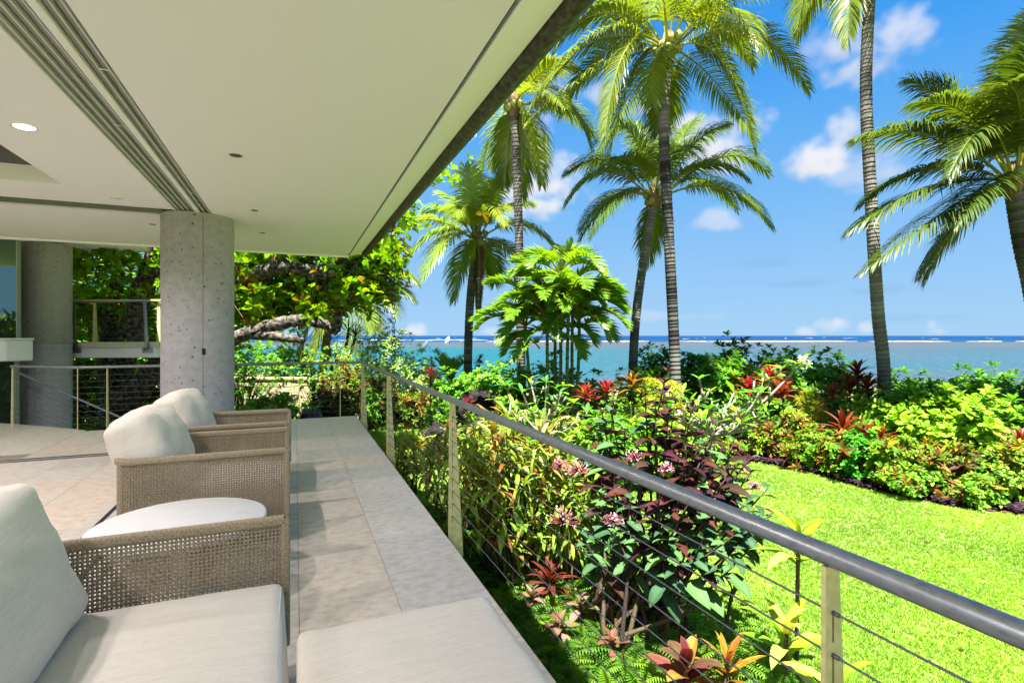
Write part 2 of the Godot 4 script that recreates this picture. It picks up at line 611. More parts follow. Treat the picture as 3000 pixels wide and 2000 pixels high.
func speckle() -> ImageTexture:
	var n := 512
	var im := Image.create(n, n, false, Image.FORMAT_RGB8)
	im.fill(Color(0.96, 0.96, 0.96))
	var g := RandomNumberGenerator.new()
	g.seed = 4
	for k in 9000:
		var x := g.randi_range(0, n - 1)
		var y := g.randi_range(0, n - 1)
		var v := g.randf_range(0.86, 1.0)
		im.fill_rect(Rect2i(x, y, g.randi_range(1, 2), 1), Color(v, v, v * 0.99))
	for k in 330:
		var x := g.randi_range(0, n - 1)
		var y := g.randi_range(0, n - 1)
		var r := 1.0 + pow(g.randf(), 3) * 3.0
		var v := g.randf_range(0.25, 0.7)
		for a in range(-5, 6):
			for b in range(-5, 6):
				if a * a + b * b * g.randf_range(0.7, 1.8) < r * r:
					im.set_pixel(posmod(x + a, n), posmod(y + b, n), Color(v, v, v))
	return ImageTexture.create_from_image(im)

func make_floor() -> void:
	var edge := PackedVector2Array([Vector2(1.065, -10.555), Vector2(1.065, 7.0), Vector2(-9.0, 7.0), Vector2(-9.0, -12.2), Vector2(-5.2, -12.2), Vector2(-4.3, -11.45), Vector2(-3.2, -10.555)])
	var sl := struct("terrace_floor", prism(edge, -0.22, -0.012), M.grout)
	R.seed = 3
	var tm := {}
	var x0 := 0.02 - 0.535 * 11
	var count := 0
	for a in 13:
		for b in 24:
			var xa := x0 + 0.535 * a
			var za := -0.575 - 0.587 * b
			var z1 := za - 0.587
			var xb := xa + 0.535 - 0.0025
			if za < -10.57: continue
			if a == 12: xb = 1.08
			z1 = maxf(z1 + 0.0025, -10.57)
			if z1 > za - 0.02: continue
			# skip what the picture shows nothing of: under the near chair and left of the frame
			if xa < -1.2 and za > -3.6: continue
			if xa + 0.5 < -3.2 + (za + 10.5) * -0.0 and za < -8.3 and xa < -3.3: continue
			var row := za - 0.3
			if xa < -2.0 and xa < row * 0.72: continue
			if xa > -1.6 and xa < -1.05: continue
			var m := tile_mesh(tm, xb - xa, za - z1)
			part(sl, "floor_tile", m, M["stone_%d" % R.randi_range(0, 2)], at(xa, 0, za))
			count += 1
	# the strip beneath the sliding doors and the floor beyond the far track
	part(sl, "threshold", slab(Vector3(-1.59, -0.012, -8.2), Vector3(-1.055, 0.0, 0.0), 0.001), M.stone_1)
	for k in 4:
		part(sl, "door_track", slab(Vector3(-1.52 + k * 0.115, 0.0002, -8.2), Vector3(-1.485 + k * 0.115, 0.004, 0.0)), M.track_metal if k % 2 else M.dark)
	for k in 3:
		part(sl, "door_track", slab(Vector3(-8.0, 0.0002, -8.3 - k * 0.07), Vector3(-1.75, 0.006, -8.275 - k * 0.07)), M.track_metal if k % 2 else M.dark)
	for k in 5:
		var xa := -3.1925 - k * 0.9
		part(sl, "floor_tile", prism(PackedVector2Array([Vector2(xa, -8.5), Vector2(xa - 0.897, -8.5), Vector2(xa - 0.897, maxf(-12.2, -10.66 - 0.82 * (k + 1))), Vector2(xa, maxf(-12.2, -10.66 - 0.82 * k))]), -0.012, 0.0), M["stone_%d" % (k % 3)])
	tag(part(self, "foundation_wall", slab(Vector3(-9.0, -3.5, -10.35), Vector3(0.85, -0.222, 7.0)), M.concrete), "grey concrete foundation wall below the terrace floor", "wall")

func tile_mesh(tm: Dictionary, w: float, d: float) -> ArrayMesh:
	var k := "%d %d" % [roundi(w * 1000), roundi(d * 1000)]
	if not tm.has(k): tm[k] = slab(Vector3(0, -0.0118, -d), Vector3(w, 0.0, 0), 0.0014)
	return tm[k]

func make_roof() -> void:
	var o := thing("roof_canopy", "flat white plaster roof canopy over the terrace with grooved door tracks", "roof")
	part(o, "roof_slab", slab(Vector3(-13.0, 3.46, -11.75), Vector3(1.312, 3.75, 7.4)), M.plaster)
	# soffit plates, flush at the ceiling height
	part(o, "soffit", slab(Vector3(-1.08, CH, -8.76), Vector3(1.03, 3.458, 7.4)), M.plaster)
	part(o, "soffit", slab(Vector3(-13.0, CH, -11.7), Vector3(1.03, 3.458, -8.76)), M.plaster)
	part(o, "soffit", slab(Vector3(-2.43, CH, -8.3), Vector3(-1.514, 3.458, 7.4)), M.plaster)
	part(o, "soffit", slab(Vector3(-9.6, CH, -8.3), Vector3(-2.43, 3.458, -7.39)), M.plaster)
	part(o, "coffer", slab(Vector3(-9.6, 3.43, -7.39), Vector3(-2.43, 3.457, 7.4)), M.coffer_grey)
	part(o, "track_recess", slab(Vector3(-1.5, 3.44, -8.3), Vector3(-1.08, 3.457, 7.4)), M.dark)
	part(o, "track_recess", slab(Vector3(-9.6, 3.44, -8.76), Vector3(-1.5, 3.457, -8.3)), M.dark)
	# edge strip beyond the linear vent
	var es := MB.new()
	var e0 := [Vector2(1.058, CH - 0.004), Vector2(1.312, CH + 0.075), Vector2(1.312, 3.459), Vector2(1.058, 3.459)]
	for k in 4:
		var u: Vector2 = e0[k]
		var w: Vector2 = e0[(k + 1) % 4]
		es.face([Vector3(u.x, u.y, -11.75), Vector3(w.x, w.y, -11.75), Vector3(w.x, w.y, 7.4), Vector3(u.x, u.y, 7.4)], Vector3(w.y - u.y, -(w.x - u.x), 0).normalized())
	es.face([Vector3(e0[0].x, e0[0].y, -11.75), Vector3(e0[1].x, e0[1].y, -11.75), Vector3(e0[2].x, e0[2].y, -11.75), Vector3(e0[3].x, e0[3].y, -11.75)], Vector3(0, 0, -1))
	part(o, "edge_strip", es.mesh(), M.white_trim)
	part(o, "linear_vent", slab(Vector3(1.03, CH + 0.012, -11.7), Vector3(1.058, CH + 0.03, 7.4)), M.track_metal)
	part(o, "vent_gap", slab(Vector3(1.032, CH + 0.006, -11.69), Vector3(1.040, CH + 0.0115, 7.4)), M.dark)
	part(o, "far_lip", slab(Vector3(-13.0, CH - 0.035, -11.752), Vector3(1.056, 3.46, -11.70)), M.white_trim)
	# door tracks: a recess with hanging profiles
	for k in 8:
		var x := -1.5 + 0.06 * k
		if k == 4: continue
		part(o, "track_profile", slab(Vector3(x + 0.004, CH + 0.012, -8.5), Vector3(x + 0.026, CH + 0.12, 7.4)), M.track_metal)
		part(o, "track_lip", slab(Vector3(x + 0.032, CH + 0.002, -8.5), Vector3(x + 0.039, CH + 0.12, 7.4)), M.lamp_trim)
	part(o, "track_cover", slab(Vector3(-1.265, CH - 0.004, -8.5), Vector3(-1.218, CH + 0.12, 7.4)), M.white_trim)
	part(o, "track_edge", slab(Vector3(-1.514, CH - 0.004, -8.5), Vector3(-1.502, CH + 0.1, 7.4)), M.white_trim)
	for k in 4:
		part(o, "track_profile", slab(Vector3(-9.6, CH + 0.01, -8.35 - k * 0.105), Vector3(-1.7, CH + 0.12, -8.372 - k * 0.105)), M.track_metal)
	for k in 6:
		part(o, "track_clip", slab(Vector3(-1.36 + (k % 3) * 0.1, CH + 0.001, -2.0 - k * 1.05), Vector3(-1.30 + (k % 3) * 0.1, CH + 0.005, -2.012 - k * 1.05)), M.lamp_trim)
	# gutter: half pipe along the edge
	var g := thing("rain_gutter", "dark weathered half-round metal gutter along the roof edge", "gutter")
	var m := MB.new()
	var zs := [7.4, 2.0, -3.0, -8.0, -11.75]
	for z in zs:
		for s in 15:
			var a := PI + PI * s / 14.0
			m.v.append(Vector3(1.40 + cos(a) * 0.085, 3.385 + sin(a) * 0.105, z))
		for s in 15:
			var a := TAU - PI * s / 14.0
			m.v.append(Vector3(1.40 + cos(a) * 0.078, 3.385 + sin(a) * 0.098, z))
	for k in zs.size() - 1:
		for s in 29:
			m.quad(k * 30 + s, (k + 1) * 30 + s, (k + 1) * 30 + s + 1, k * 30 + s + 1)
	var e := (zs.size() - 1) * 30
	for s in 13:
		m.i.append(e + s); m.i.append(e + s + 1); m.i.append(e + 14)
	part(g, "trough", m.mesh(), M.gutter_metal)
	part(g, "outlet", lathe([[0.0, -0.07], [0.03, -0.07], [0.032, 0.05]], 12), M.gutter_metal, at(1.40, 3.28, -8.2))
	var n_r := 62
	var ch := thing("rain_chain", "hanging rain chain of dark metal rings below the gutter outlet", "rain chain", Vector3(1.40, 0, -8.2))
	var ring := TorusMesh.new()
	ring.inner_radius = 0.035
	ring.outer_radius = 0.046
	ring.rings = 20
	ring.ring_segments = 6
	R.seed = 9
	for k in n_r:
		var b := Basis(Vector3.UP, (0.0 if k % 2 else PI / 2) + rr(-0.3, 0.3) + 0.4) * Basis(Vector3.RIGHT, PI / 2)
		part(ch, "ring", ring, M.dark_iron, Transform3D(b, Vector3(0, 3.13 - k * 0.071, 0)))
	# down-lights
	for q in [[70, 372, 0.07, "lit"], [690, 455, 0.055, "off"], [341, 579, 0.06, "blank"], [745, 616, 0.045, "small"], [768, 682, 0.045, "small"], [446, 657, 0.045, "small"]]:
		var p := P(q[0], q[1], F * (CH - EYE) / (983 - q[1]))
		var lab: String = {"lit": "lit round recessed ceiling light in the interior ceiling", "off": "larger unlit recessed downlight alone in the terrace soffit", "blank": "blank white round cover plate in the ceiling before the far track", "small": ""}[q[3]]
		if q[3] == "small": lab = {745: "small dark recessed spotlight in the soffit, nearer of the two right of the column", 768: "small dark recessed spotlight in the soffit, farther of the two right of the column", 446: "small dark recessed spotlight in the soffit left of the column"}[q[0]]
		var d := thing("ceiling_light", lab, "ceiling light", Vector3(p.x, CH, p.z), 0.0, "recessed ceiling lights")
		var r: float = q[2]
		part(d, "trim_ring", lathe([[r, 0.001], [r * 1.22, -0.004], [r * 1.25, 0.0005]], 32), M.lamp_trim)
		if q[3] == "lit":
			part(d, "lamp", lathe([[0.0, -0.004], [r * 0.96, -0.003], [r, 0.0]], 32), M.lamp_lit)
		elif q[3] == "blank":
			part(d, "cover_plate", lathe([[0.0, -0.003], [r, -0.003], [r, 0.0]], 32), M.white_trim)
		else:
			part(d, "reflector", lathe([[0.0, -0.001], [r * 0.99, -0.0012]], 32), M.lamp_inside if q[3] == "off" else M.dark)
	# the lit row goes on along the room behind the camera
	var lp := P(70, 372, F * (CH - EYE) / (983 - 372.0))
	var spots := [Vector3(lp.x, CH, lp.z), Vector3(-4.6, CH, -7.85), Vector3(-7.4, CH, -7.85), Vector3(-5.6, 3.43, -4.2), Vector3(-5.6, 3.43, -0.6), Vector3(lp.x, CH, lp.z + 2.6), Vector3(-5.6, 3.43, 3.2), Vector3(lp.x, CH, lp.z + 5.2), Vector3(lp.x, CH, lp.z + 7.8)]
	for k in spots.size():
		var c: Vector3 = spots[k]
		if k > 0:
			var d := thing("ceiling_light", ["", "lit ceiling light near the far door track, left of the picture", "lit ceiling light at the far left end of the room", "lit light in the ceiling coffer, nearest the far door track", "lit light in the middle of the ceiling coffer", "lit ceiling light over the back of the sofa, second along the door track", "lit light at the back of the ceiling coffer", "lit ceiling light third along the door track", "lit ceiling light fourth along the door track"][k], "ceiling light", c, 0.0, "recessed ceiling lights")
			part(d, "trim_ring", lathe([[0.07, 0.001], [0.07 * 1.22, -0.004], [0.07 * 1.25, 0.0005]], 32), M.lamp_trim)
			part(d, "lamp", lathe([[0.0, -0.004], [0.067, -0.003], [0.07, 0.0]], 32), M.lamp_lit)
		var l := SpotLight3D.new()
		l.name = numbered("downlight")
		l.position = c - Vector3(0, 0.03, 0)
		l.rotation.x = -PI / 2
		l.spot_angle = 80.0
		l.spot_angle_attenuation = 0.4
		l.spot_range = 30.0
		l.spot_attenuation = 2.0
		l.light_energy = LAMP
		l.light_size = 0.07
		l.light_color = Color(0.985, 0.96, 0.985)
		l.shadow_enabled = true
		add_child(l)

func column(label: String, x: float, z: float, y0: float, y1: float, joints: Array) -> Node3D:
	var o := thing("concrete_column", label, "column", Vector3(x, y0, z))
	var pr := []
	var ys := [0.0]
	for j in joints: ys.append_array([j - 0.008 - y0, j - 0.004 - y0, j + 0.004 - y0, j + 0.008 - y0])
	ys.append(y1 - y0)
	for k in ys.size():
		var groove := k > 0 and k < ys.size() - 1 and (k - 1) % 4 in [1, 2]
		pr.append([0.445 if groove else 0.46, ys[k]])
	var m := MB.new()
	var n := 72
	for q in pr:
		for s in n:
			var a := TAU * s / n
			m.v.append(Vector3(cos(a) * q[0], q[1], sin(a) * q[0]))
	for k in pr.size() - 1:
		for s in n:
			var s2 := (s + 1) % n
			m.quad(k * n + s, (k + 1) * n + s, (k + 1) * n + s2, k * n + s2)
	part(o, "shaft", m.mesh(), M.concrete)
	return o

func make_columns() -> void:
	var c := column("massive round grey concrete column behind the chairs", -1.30, -8.76, 0.0, CH, [])
	# form joint facing the camera and a small switch plate
	var a := atan2(8.76, 1.30) + 0.02
	for s in [-1.0, 1.0]:
		pass
	var dirv := Vector3(1.30, 0, 8.76).normalized().rotated(Vector3.UP, 0.12)
	var bs := Basis(Vector3.UP, atan2(dirv.x, dirv.z))
	part(c, "form_seam", slab(Vector3(-0.004, 0, -0.012), Vector3(0.004, CH - 0.01, 0.0018)), M.concrete_seam, Transform3D(bs, dirv * 0.4595))
	var p := Vector3(1.30, 0, 8.76).normalized().rotated(Vector3.UP, 0.14)
	part(c, "switch_plate", slab(Vector3(-0.022, -0.045, -0.01), Vector3(0.022, 0.045, 0.004), 0.002), M.dark, Transform3D(Basis(Vector3.UP, atan2(p.x, p.z)), p * 0.46 + Vector3(0, 1.33, 0)))
	var lp := P(134, 983, 11.9)
	column("pale round concrete column beyond the stairs, beside the window", lp.x, lp.z, -3.4, 3.6, [1.36])

func post(parent: Node, x: float, z: float, turn: float, top: float, low: float) -> void:
	# tapered plate standing across the rail
	var m := MB.new()
	var w0 := 0.045
	var w1 := 0.125
	for s in [-1.0, 1.0]:
		m.face([Vector3(-0.02, top, s * 0.006), Vector3(w0 - 0.02, top, s * 0.006), Vector3(w1 - 0.03, low, s * 0.006), Vector3(-0.03, low, s * 0.006)], Vector3(0, 0, s))
	m.face([Vector3(-0.02, top, -0.006), Vector3(-0.02, top, 0.006), Vector3(-0.03, low, 0.006), Vector3(-0.03, low, -0.006)], Vector3(-1, 0, 0))
	m.face([Vector3(w0 - 0.02, top, -0.006), Vector3(w0 - 0.02, top, 0.006), Vector3(w1 - 0.03, low, 0.006), Vector3(w1 - 0.03, low, -0.006)], Vector3(1, 0.05, 0).normalized())
	part(parent, "post", m.mesh(), M.cream_paint, Transform3D(Basis(Vector3.UP, turn), Vector3(x, 0, z)))

func bar(parent: Node, nm: String, pts: Array, r: float, m: Material, sides := 16) -> MeshInstance3D:
	var b := MB.new()
	var rad := PackedFloat32Array()
	for p in pts: rad.append(r)
	b.tube(PackedVector3Array(pts), rad, sides)
	return part(parent, nm, b.mesh(), m)

func make_railings() -> void:
	var H := 1.03
	var o := thing("terrace_railing", "steel tube handrail on tapered cream posts with tensioned cables round the terrace", "railing")
	var c1 := Vector3(1.17, H, -10.62)
	var c2 := Vector3(-3.32, H, -10.66)
	var c3 := Vector3(-4.45, H, -11.45)
	bar(o, "handrail", [Vector3(1.17, H, 3.5), Vector3(1.17, H, -2), Vector3(1.17, H, -6), Vector3(1.17, H, -10.5), c1 + Vector3(-0.02, 0, -0.01), Vector3(1.0, H, -10.65), c2 + Vector3(0.2, 0, 0), c2, c3], 0.025, M.steel, 20)
	var ferrule := lathe([[0.0, -0.008], [0.0055, -0.008], [0.0055, 0.008], [0.0, 0.008]], 8)
	for z in [2.3, -0.86, -4.1, -7.22, -10.22]:
		post(o, 1.165, z, 0.0, H - 0.02, -0.24)
		for k in 9:
			part(o, "rust_stain", slab(Vector3(1.166, 0.83 - k * 0.1 + rr(-0.01, 0.02), z + 0.0062), Vector3(1.171, 0.895 - k * 0.1, z + 0.0068)), M.rust)
		if z < 0.0 and z > -8.0:
			for k in 9:
				for e in [-1.0, 1.0]:
					part(o, "cable_fitting", ferrule, M.cable_steel, Transform3D(Basis(Vector3.RIGHT, PI / 2), Vector3(1.168, 0.9 - k * 0.1, z + e * 0.014)))
	for x in [0.80, -2.9]:
		post(o, x, -10.66, PI / 2, H - 0.02, -0.24)
	post(o, -3.3, -10.66, PI / 2 + 0.3, H - 0.02, -0.24)
	post(o, -4.42, -11.42, PI / 2 + 0.6, H - 0.02, -0.24)
	for k in 9:
		var y := 0.9 - k * 0.1
		bar(o, "cable", [Vector3(1.168, y, 3.5), Vector3(1.168, y, -4), Vector3(1.168, y, -10.62), Vector3(-1.0, y, -10.66), c2 + Vector3(0, y - H, 0), c3 + Vector3(0, y - H, 0)], 0.0027, M.cable_steel, 6)
	# stair rail going down behind the far edge
	var s := thing("stair_railing", "sloping steel stair handrail with cables beside the pale column", "railing")
	var a := P(38, 1086, 10.6)
	var b := P(405, 1246, 11.2)
	var e := a + (b - a) * 1.5
	bar(s, "handrail", [a, (a + b) / 2, b, e], 0.024, M.steel)
	for k in 9:
		var dy := Vector3.UP * -(0.13 + k * 0.1)
		bar(s, "cable", [a + dy, b + dy, e + dy], 0.0027, M.cable_steel, 5)
	tag(part(self, "stair_landing", prism(PackedVector2Array([Vector2(a.x - 1.5, a.z + 0.3), Vector2(e.x, e.z + 0.25), Vector2(e.x, e.z + 1.3), Vector2(a.x - 1.5, a.z + 1.5)]), -1.4, -1.25), M.concrete), "concrete stair landing below the far terrace edge", "stairs")

func make_wing() -> void:
	# the neighbouring wing: window wall, band and landing balcony
	var o := thing("house_wing", "wing of the house with mirrored glass above and below a white band", "building")
	var a := P(64, 983, 10.9)
	var b := P(-420, 983, 11.8)
	var d := (b - a).normalized()
	var nn := Vector3(-d.z, 0, d.x)
	if nn.dot(Vector3(a.x, 0, a.z)) > 0: nn = -nn
	var bs := Basis(d, Vector3.UP, nn)
	if bs.determinant() < 0: bs = Basis(d, Vector3.UP, -nn)
	var sg := 1.0 if bs.z.dot(nn) > 0 else -1.0
	var t := Transform3D(bs, Vector3(a.x, 0, a.z))
	part(o, "window", slab(Vector3(0.10, 1.5, -0.02), Vector3(4.0, 3.62, 0.0)), M.window_glass, t)
	part(o, "window", slab(Vector3(0.16, -2.4, -0.02), Vector3(4.0, 1.02, 0.0)), M.window_glass, t)
	part(o, "window_frame", slab(Vector3(0.075, 1.5, -0.04), Vector3(0.105, 3.62, 0.03)), M.track_metal, t)
	part(o, "window_frame", slab(Vector3(0.12, -2.4, -0.04), Vector3(0.158, 1.02, 0.03)), M.track_metal, t)
	part(o, "band", slab(Vector3(-0.02, 1.025, minf(sg * 0.32, -0.2)), Vector3(4.0, 1.46, maxf(sg * 0.32, -0.2) if sg > 0 else 0.2), 0.02), M.white_trim, t)
	part(o, "sill", slab(Vector3(-0.05, 1.462, minf(sg * 0.36, -0.2)), Vector3(4.0, 1.5, maxf(sg * 0.36, -0.2) if sg > 0 else 0.2), 0.008), M.white_trim, t)
	part(o, "wall", slab(Vector3(0.9, -3.4, -0.3), Vector3(4.0, 3.62, -0.25)), M.plaster, t) if sg > 0 else part(o, "wall", slab(Vector3(0.9, -3.4, 0.25), Vector3(4.0, 3.62, 0.3)), M.plaster, t)
	# lower eave of the wing
	var pts := PackedVector2Array([Vector2(-5.8, -18.3), Vector2(-3.5, -16.0), Vector2(-3.2, -11.77), Vector2(-13.0, -11.77), Vector2(-13.0, -25.0)])
	tag(part(self, "wing_eave", prism(pts, EYE + 2.15, EYE + 2.4), M.plaster), "pale plaster eave of the house wing above the balcony", "eave")
	# balcony
	var bal := thing("balcony", "small white balcony with cream posts and cable railing between the columns", "balcony")
	var z0 := 12.2
	var l0 := P(150, 1003, z0 + 0.2)
	var r0 := P(458, 1002, z0)
	var ax := (r0 - l0).normalized()
	var back := Vector3(ax.z, 0, -ax.x)
	if back.dot(Fw) < 0: back = -back
	var y0 := l0.y
	var bb := Basis(ax, Vector3.UP, ax.cross(Vector3.UP))
	var tf := Transform3D(bb, l0)
	var L := (r0 - l0).length()
	var s2 := 1.0 if bb.z.dot(back) > 0 else -1.0
	part(bal, "slab", slab(Vector3(-1.0, -0.36, 0.0 if s2 > 0 else -1.6), Vector3(L - 0.03, -0.13, 1.6 if s2 > 0 else 0.0), 0.01), M.white_trim, tf)
	part(bal, "stone_edge", slab(Vector3(-1.0, -0.127, -0.03 if s2 > 0 else -1.63), Vector3(L + 0.02, 0.0, 1.63 if s2 > 0 else 0.03), 0.005), M.stone_0, tf)
	bar(bal, "handrail", [tf * Vector3(0.5, 0.99, 0), tf * Vector3(L + 0.4, 0.96, 0)], 0.024, M.cream_paint)
	bar(bal, "grab_rail", [tf * Vector3(0.62, 0.92, -s2 * 0.06), tf * Vector3(L - 0.15, 0.96, -s2 * 0.06)], 0.016, M.steel)
	for q in [[0.66, M.chair_frame], [L - 0.2, M.steel]]:
		var br := bar(bal, "bracket", [tf * Vector3(q[0] - 0.06, 0.95, -s2 * 0.05), tf * Vector3(q[0], 0.2, -s2 * 0.07), tf * Vector3(q[0] + 0.02, -0.1, -s2 * 0.07), tf * Vector3(q[0] - 0.05, -0.18, -s2 * 0.06)], 0.035, M.rail_bronze if q[0] < 1 else M.steel)
		part(br, "base_plate", slab(Vector3(-0.14, -0.25, -0.01), Vector3(0.1, -0.08, 0.01)), M.steel, tf * at(q[0], 0, -s2 * 0.02))
	for q in [1.05, L + 0.02]:
		var pm := MB.new()
		pm.face([Vector3(-0.03, 0.95, 0), Vector3(0.03, 0.95, 0), Vector3(0.075, 0.0, 0), Vector3(-0.045, 0.0, 0)], Vector3(0, 0, -s2))
		pm.face([Vector3(-0.03, 0.95, s2 * 0.02), Vector3(0.03, 0.95, s2 * 0.02), Vector3(0.075, 0.0, s2 * 0.02), Vector3(-0.045, 0.0, s2 * 0.02)], Vector3(0, 0, s2))
		part(bal, "post", pm.mesh(), M.cream_paint, tf * at(q, 0, s2 * 0.03))
	for k in 9:
		bar(bal, "cable", [tf * Vector3(0.0, 0.09 + k * 0.095, s2 * 0.04), tf * Vector3(L + 0.3, 0.09 + k * 0.095, s2 * 0.04)], 0.003, M.cable_steel, 5)

# ---------- furniture ----------
var CW := 0.97
const CD := 1.07

func shell_path(step: float) -> Array:
	# U-shaped plan: front of one arm, round the back, front of the other; [point, outward]
	var r := 0.11
	var h := CW / 2
	var segs := []
	var out := []
	var la := CD - r
	var lb := CW - 2 * r
	var lc := r * PI / 2
	var total := 2 * la + lb + 2 * lc
	var n := int(total / step)
	for k in n + 1:
		var s := total * k / n
		if s <= la:
			out.append([Vector3(-s, 0, h), Vector3(0, 0, 1)])
		elif s <= la + lc:
			var a := (s - la) / r
			out.append([Vector3(-la - sin(a) * r, 0, h - r + cos(a) * r), Vector3(-sin(a), 0, cos(a))])
		elif s <= la + lc + lb:
			out.append([Vector3(-CD, 0, h - r - (s - la - lc)), Vector3(-1, 0, 0)])
		elif s <= la + 2 * lc + lb:
			var a := (s - la - lc - lb) / r
			out.append([Vector3(-la - cos(a) * r, 0, -h + r - sin(a) * r), Vector3(-cos(a), 0, -sin(a))])
		else:
			var u := s - la - 2 * lc - lb
			out.append([Vector3(-la + u, 0, -h), Vector3(0, 0, -1)])
	return out

func weave_mesh(y0: float, y1: float) -> ArrayMesh:
	var m := MB.new()
	var path := shell_path(0.0165)
	var rows := int((y1 - y0) / 0.0165)
	var np := path.size()
	for a in np:   # uprights
		var p: Vector3 = path[a][0]
		var o: Vector3 = path[a][1]
		var tg := Vector3(-o.z, 0, o.x)
		var st := m.v.size()
		for b in rows + 2:
			var y := y0 + (y1 - y0) * (b - 0.5) / rows
			var off := 0.0022 * (1.0 if (a + b) % 2 else -1.0)
			for q in [[-0.0053, 0], [0, 0.002], [0.0053, 0], [0, -0.002]]:
				m.v.append(p + Vector3.UP * y + o * (off + q[1]) + tg * q[0])
		for b in rows + 1:
			for s in 4:
				m.quad(st + b * 4 + s, st + b * 4 + (s + 1) % 4, st + b * 4 + 4 + (s + 1) % 4, st + b * 4 + 4 + s)
	for b in rows + 1:
		var y := y0 + (y1 - y0) * b / rows
		var st := m.v.size()
		for a in np:
			var p: Vector3 = path[a][0]
			var o: Vector3 = path[a][1]
			var off := 0.0022 * (1.0 if (a + b) % 2 else -1.0)
			for q in [[-0.0053, 0], [0, 0.002], [0.0053, 0], [0, -0.002]]:
				m.v.append(p + Vector3.UP * (y + q[0]) + o * (off + q[1]))
		for a in np - 1:
			for s in 4:
				m.quad(st + a * 4 + s, st + a * 4 + (s + 1) % 4, st + a * 4 + 4 + (s + 1) % 4, st + a * 4 + 4 + s)
	return m.mesh()

func wrapped(pts: Array, outs: Array, hw: float, hh: float, up := Vector3.UP) -> ArrayMesh:
	# a bar bound with cord: an oval section with fine ridges
	var m := MB.new()
	var sides := 12
	for k in pts.size():
		var rg := (0.0013 if k % 2 else 0.0)
		if R.randf() < 0.03: rg += 0.0015
		for s in sides:
			var a := TAU * s / sides
			var cx := signf(cos(a)) * pow(absf(cos(a)), 0.7)
			var cy := signf(sin(a)) * pow(absf(sin(a)), 0.7)
			m.v.append(pts[k] + outs[k] * cx * (hw + rg) + up * cy * (hh + rg))
	for k in pts.size() - 1:
		for s in sides:
			m.quad(k * sides + s, (k + 1) * sides + s, (k + 1) * sides + (s + 1) % sides, k * sides + (s + 1) % sides)
	for s in range(1, sides - 1):
		m.i.append(0); m.i.append(s); m.i.append(s + 1)
		var e := (pts.size() - 1) * sides
		m.i.append(e); m.i.append(e + s + 1); m.i.append(e + s)
	return m.mesh()

func seam_loop(pts: Array, r := 0.003) -> ArrayMesh:
	var b := MB.new()
	var rad := PackedFloat32Array()
	for p in pts: rad.append(r)
	b.tube(PackedVector3Array(pts), rad, 6)
	return b.mesh()

func make_chair(label: String) -> Node3D:
	var o := thing("armchair", label, "armchair", Vector3.ZERO, 0.0, "woven seats in a row on the terrace")
	R.seed = 14
	var top := 0.715
	tag(part(o, "woven_shell", weave_mesh(0.12, 0.70), M.rope), "", "", "", "stuff")
	var path := shell_path(0.0042)
	var pts := []
	var outs := []
	for q in path:
		pts.append(q[0] + Vector3.UP * (top - 0.024))
		outs.append(q[1])
	part(o, "top_rail", wrapped(pts, outs, 0.017, 0.023), M.rope)
	pts = []
	outs = []
	for q in shell_path(0.008):
		pts.append(q[0] + Vector3.UP * 0.125)
		outs.append(q[1])
	part(o, "bottom_rail", wrapped(pts, outs, 0.017, 0.02), M.rope)
	for s in [-1.0, 1.0]:
		for q in [[0.006, 0.020, 0.001], [-CD + 0.034, 0.021, -0.034]]:
			pts = []
			outs = []
			for k in 130:
				pts.append(Vector3(q[0], 0.105 + k * 0.00462, s * (CW / 2 + q[2])))
				outs.append(Vector3(0, 0, s))
			part(o, "corner_post", wrapped(pts, outs, 0.0165, q[1], Vector3(1, 0, 0)), M.rope)
		for x in [-0.06, -CD + 0.12]:
			part(o, "leg", slab(Vector3(x - 0.02, 0.0, s * 0.43 - 0.02), Vector3(x + 0.02, 0.12, s * 0.43 + 0.02), 0.004), M.chair_frame)
	part(o, "seat_base", slab(Vector3(-CD + 0.06, 0.13, -CW / 2 + 0.03), Vector3(-0.03, 0.24, CW / 2 - 0.03), 0.01), M.chair_frame)
	var sc := part(o, "seat_cushion", cushion(Vector3(0.46, 0.095, CW / 2 - 0.035), 0.045, Vector3(0.03, 0.03, 0.01), 18, 0.006, 3), M.fabric, at(-0.46, 0.335, 0))
	var lp := []
	for k in 25: lp.append(Vector3(0.449, 0.081, lerpf(-1.0, 1.0, k / 24.0) * (CW / 2 - 0.085)))
	part(sc, "seam", seam_loop(lp, 0.004), M.seam)
	var bk := Transform3D(Basis(Vector3(0, 0, 1), 0.36), Vector3(-0.93, 0.69, 0.0))
	var bc := part(o, "back_cushion", cushion(Vector3(0.145, 0.29, CW / 2 - 0.07), 0.07, Vector3(0.085, 0.035, 0.03), 20, 0.02, 6), M.fabric, bk)
	for s in [-1.0, 1.0]:
		lp = []
		for k in 41:
			var a := TAU * k / 40.0
			var cy := signf(sin(a)) * pow(absf(sin(a)), 0.35)
			var cz := signf(cos(a)) * pow(absf(cos(a)), 0.3)
			lp.append(Vector3(s * 0.127, cy * 0.272, cz * (CW / 2 - 0.089)))
		part(bc, "seam", seam_loop(lp, 0.004), M.seam)
	return o

func copy(src: Node3D, label: String) -> Node3D:
	var c := src.duplicate() as Node3D
	c.name = numbered(src.name.rstrip("0123456789_"))
	add_child(c)
	c.set_meta("label", label)
	return c

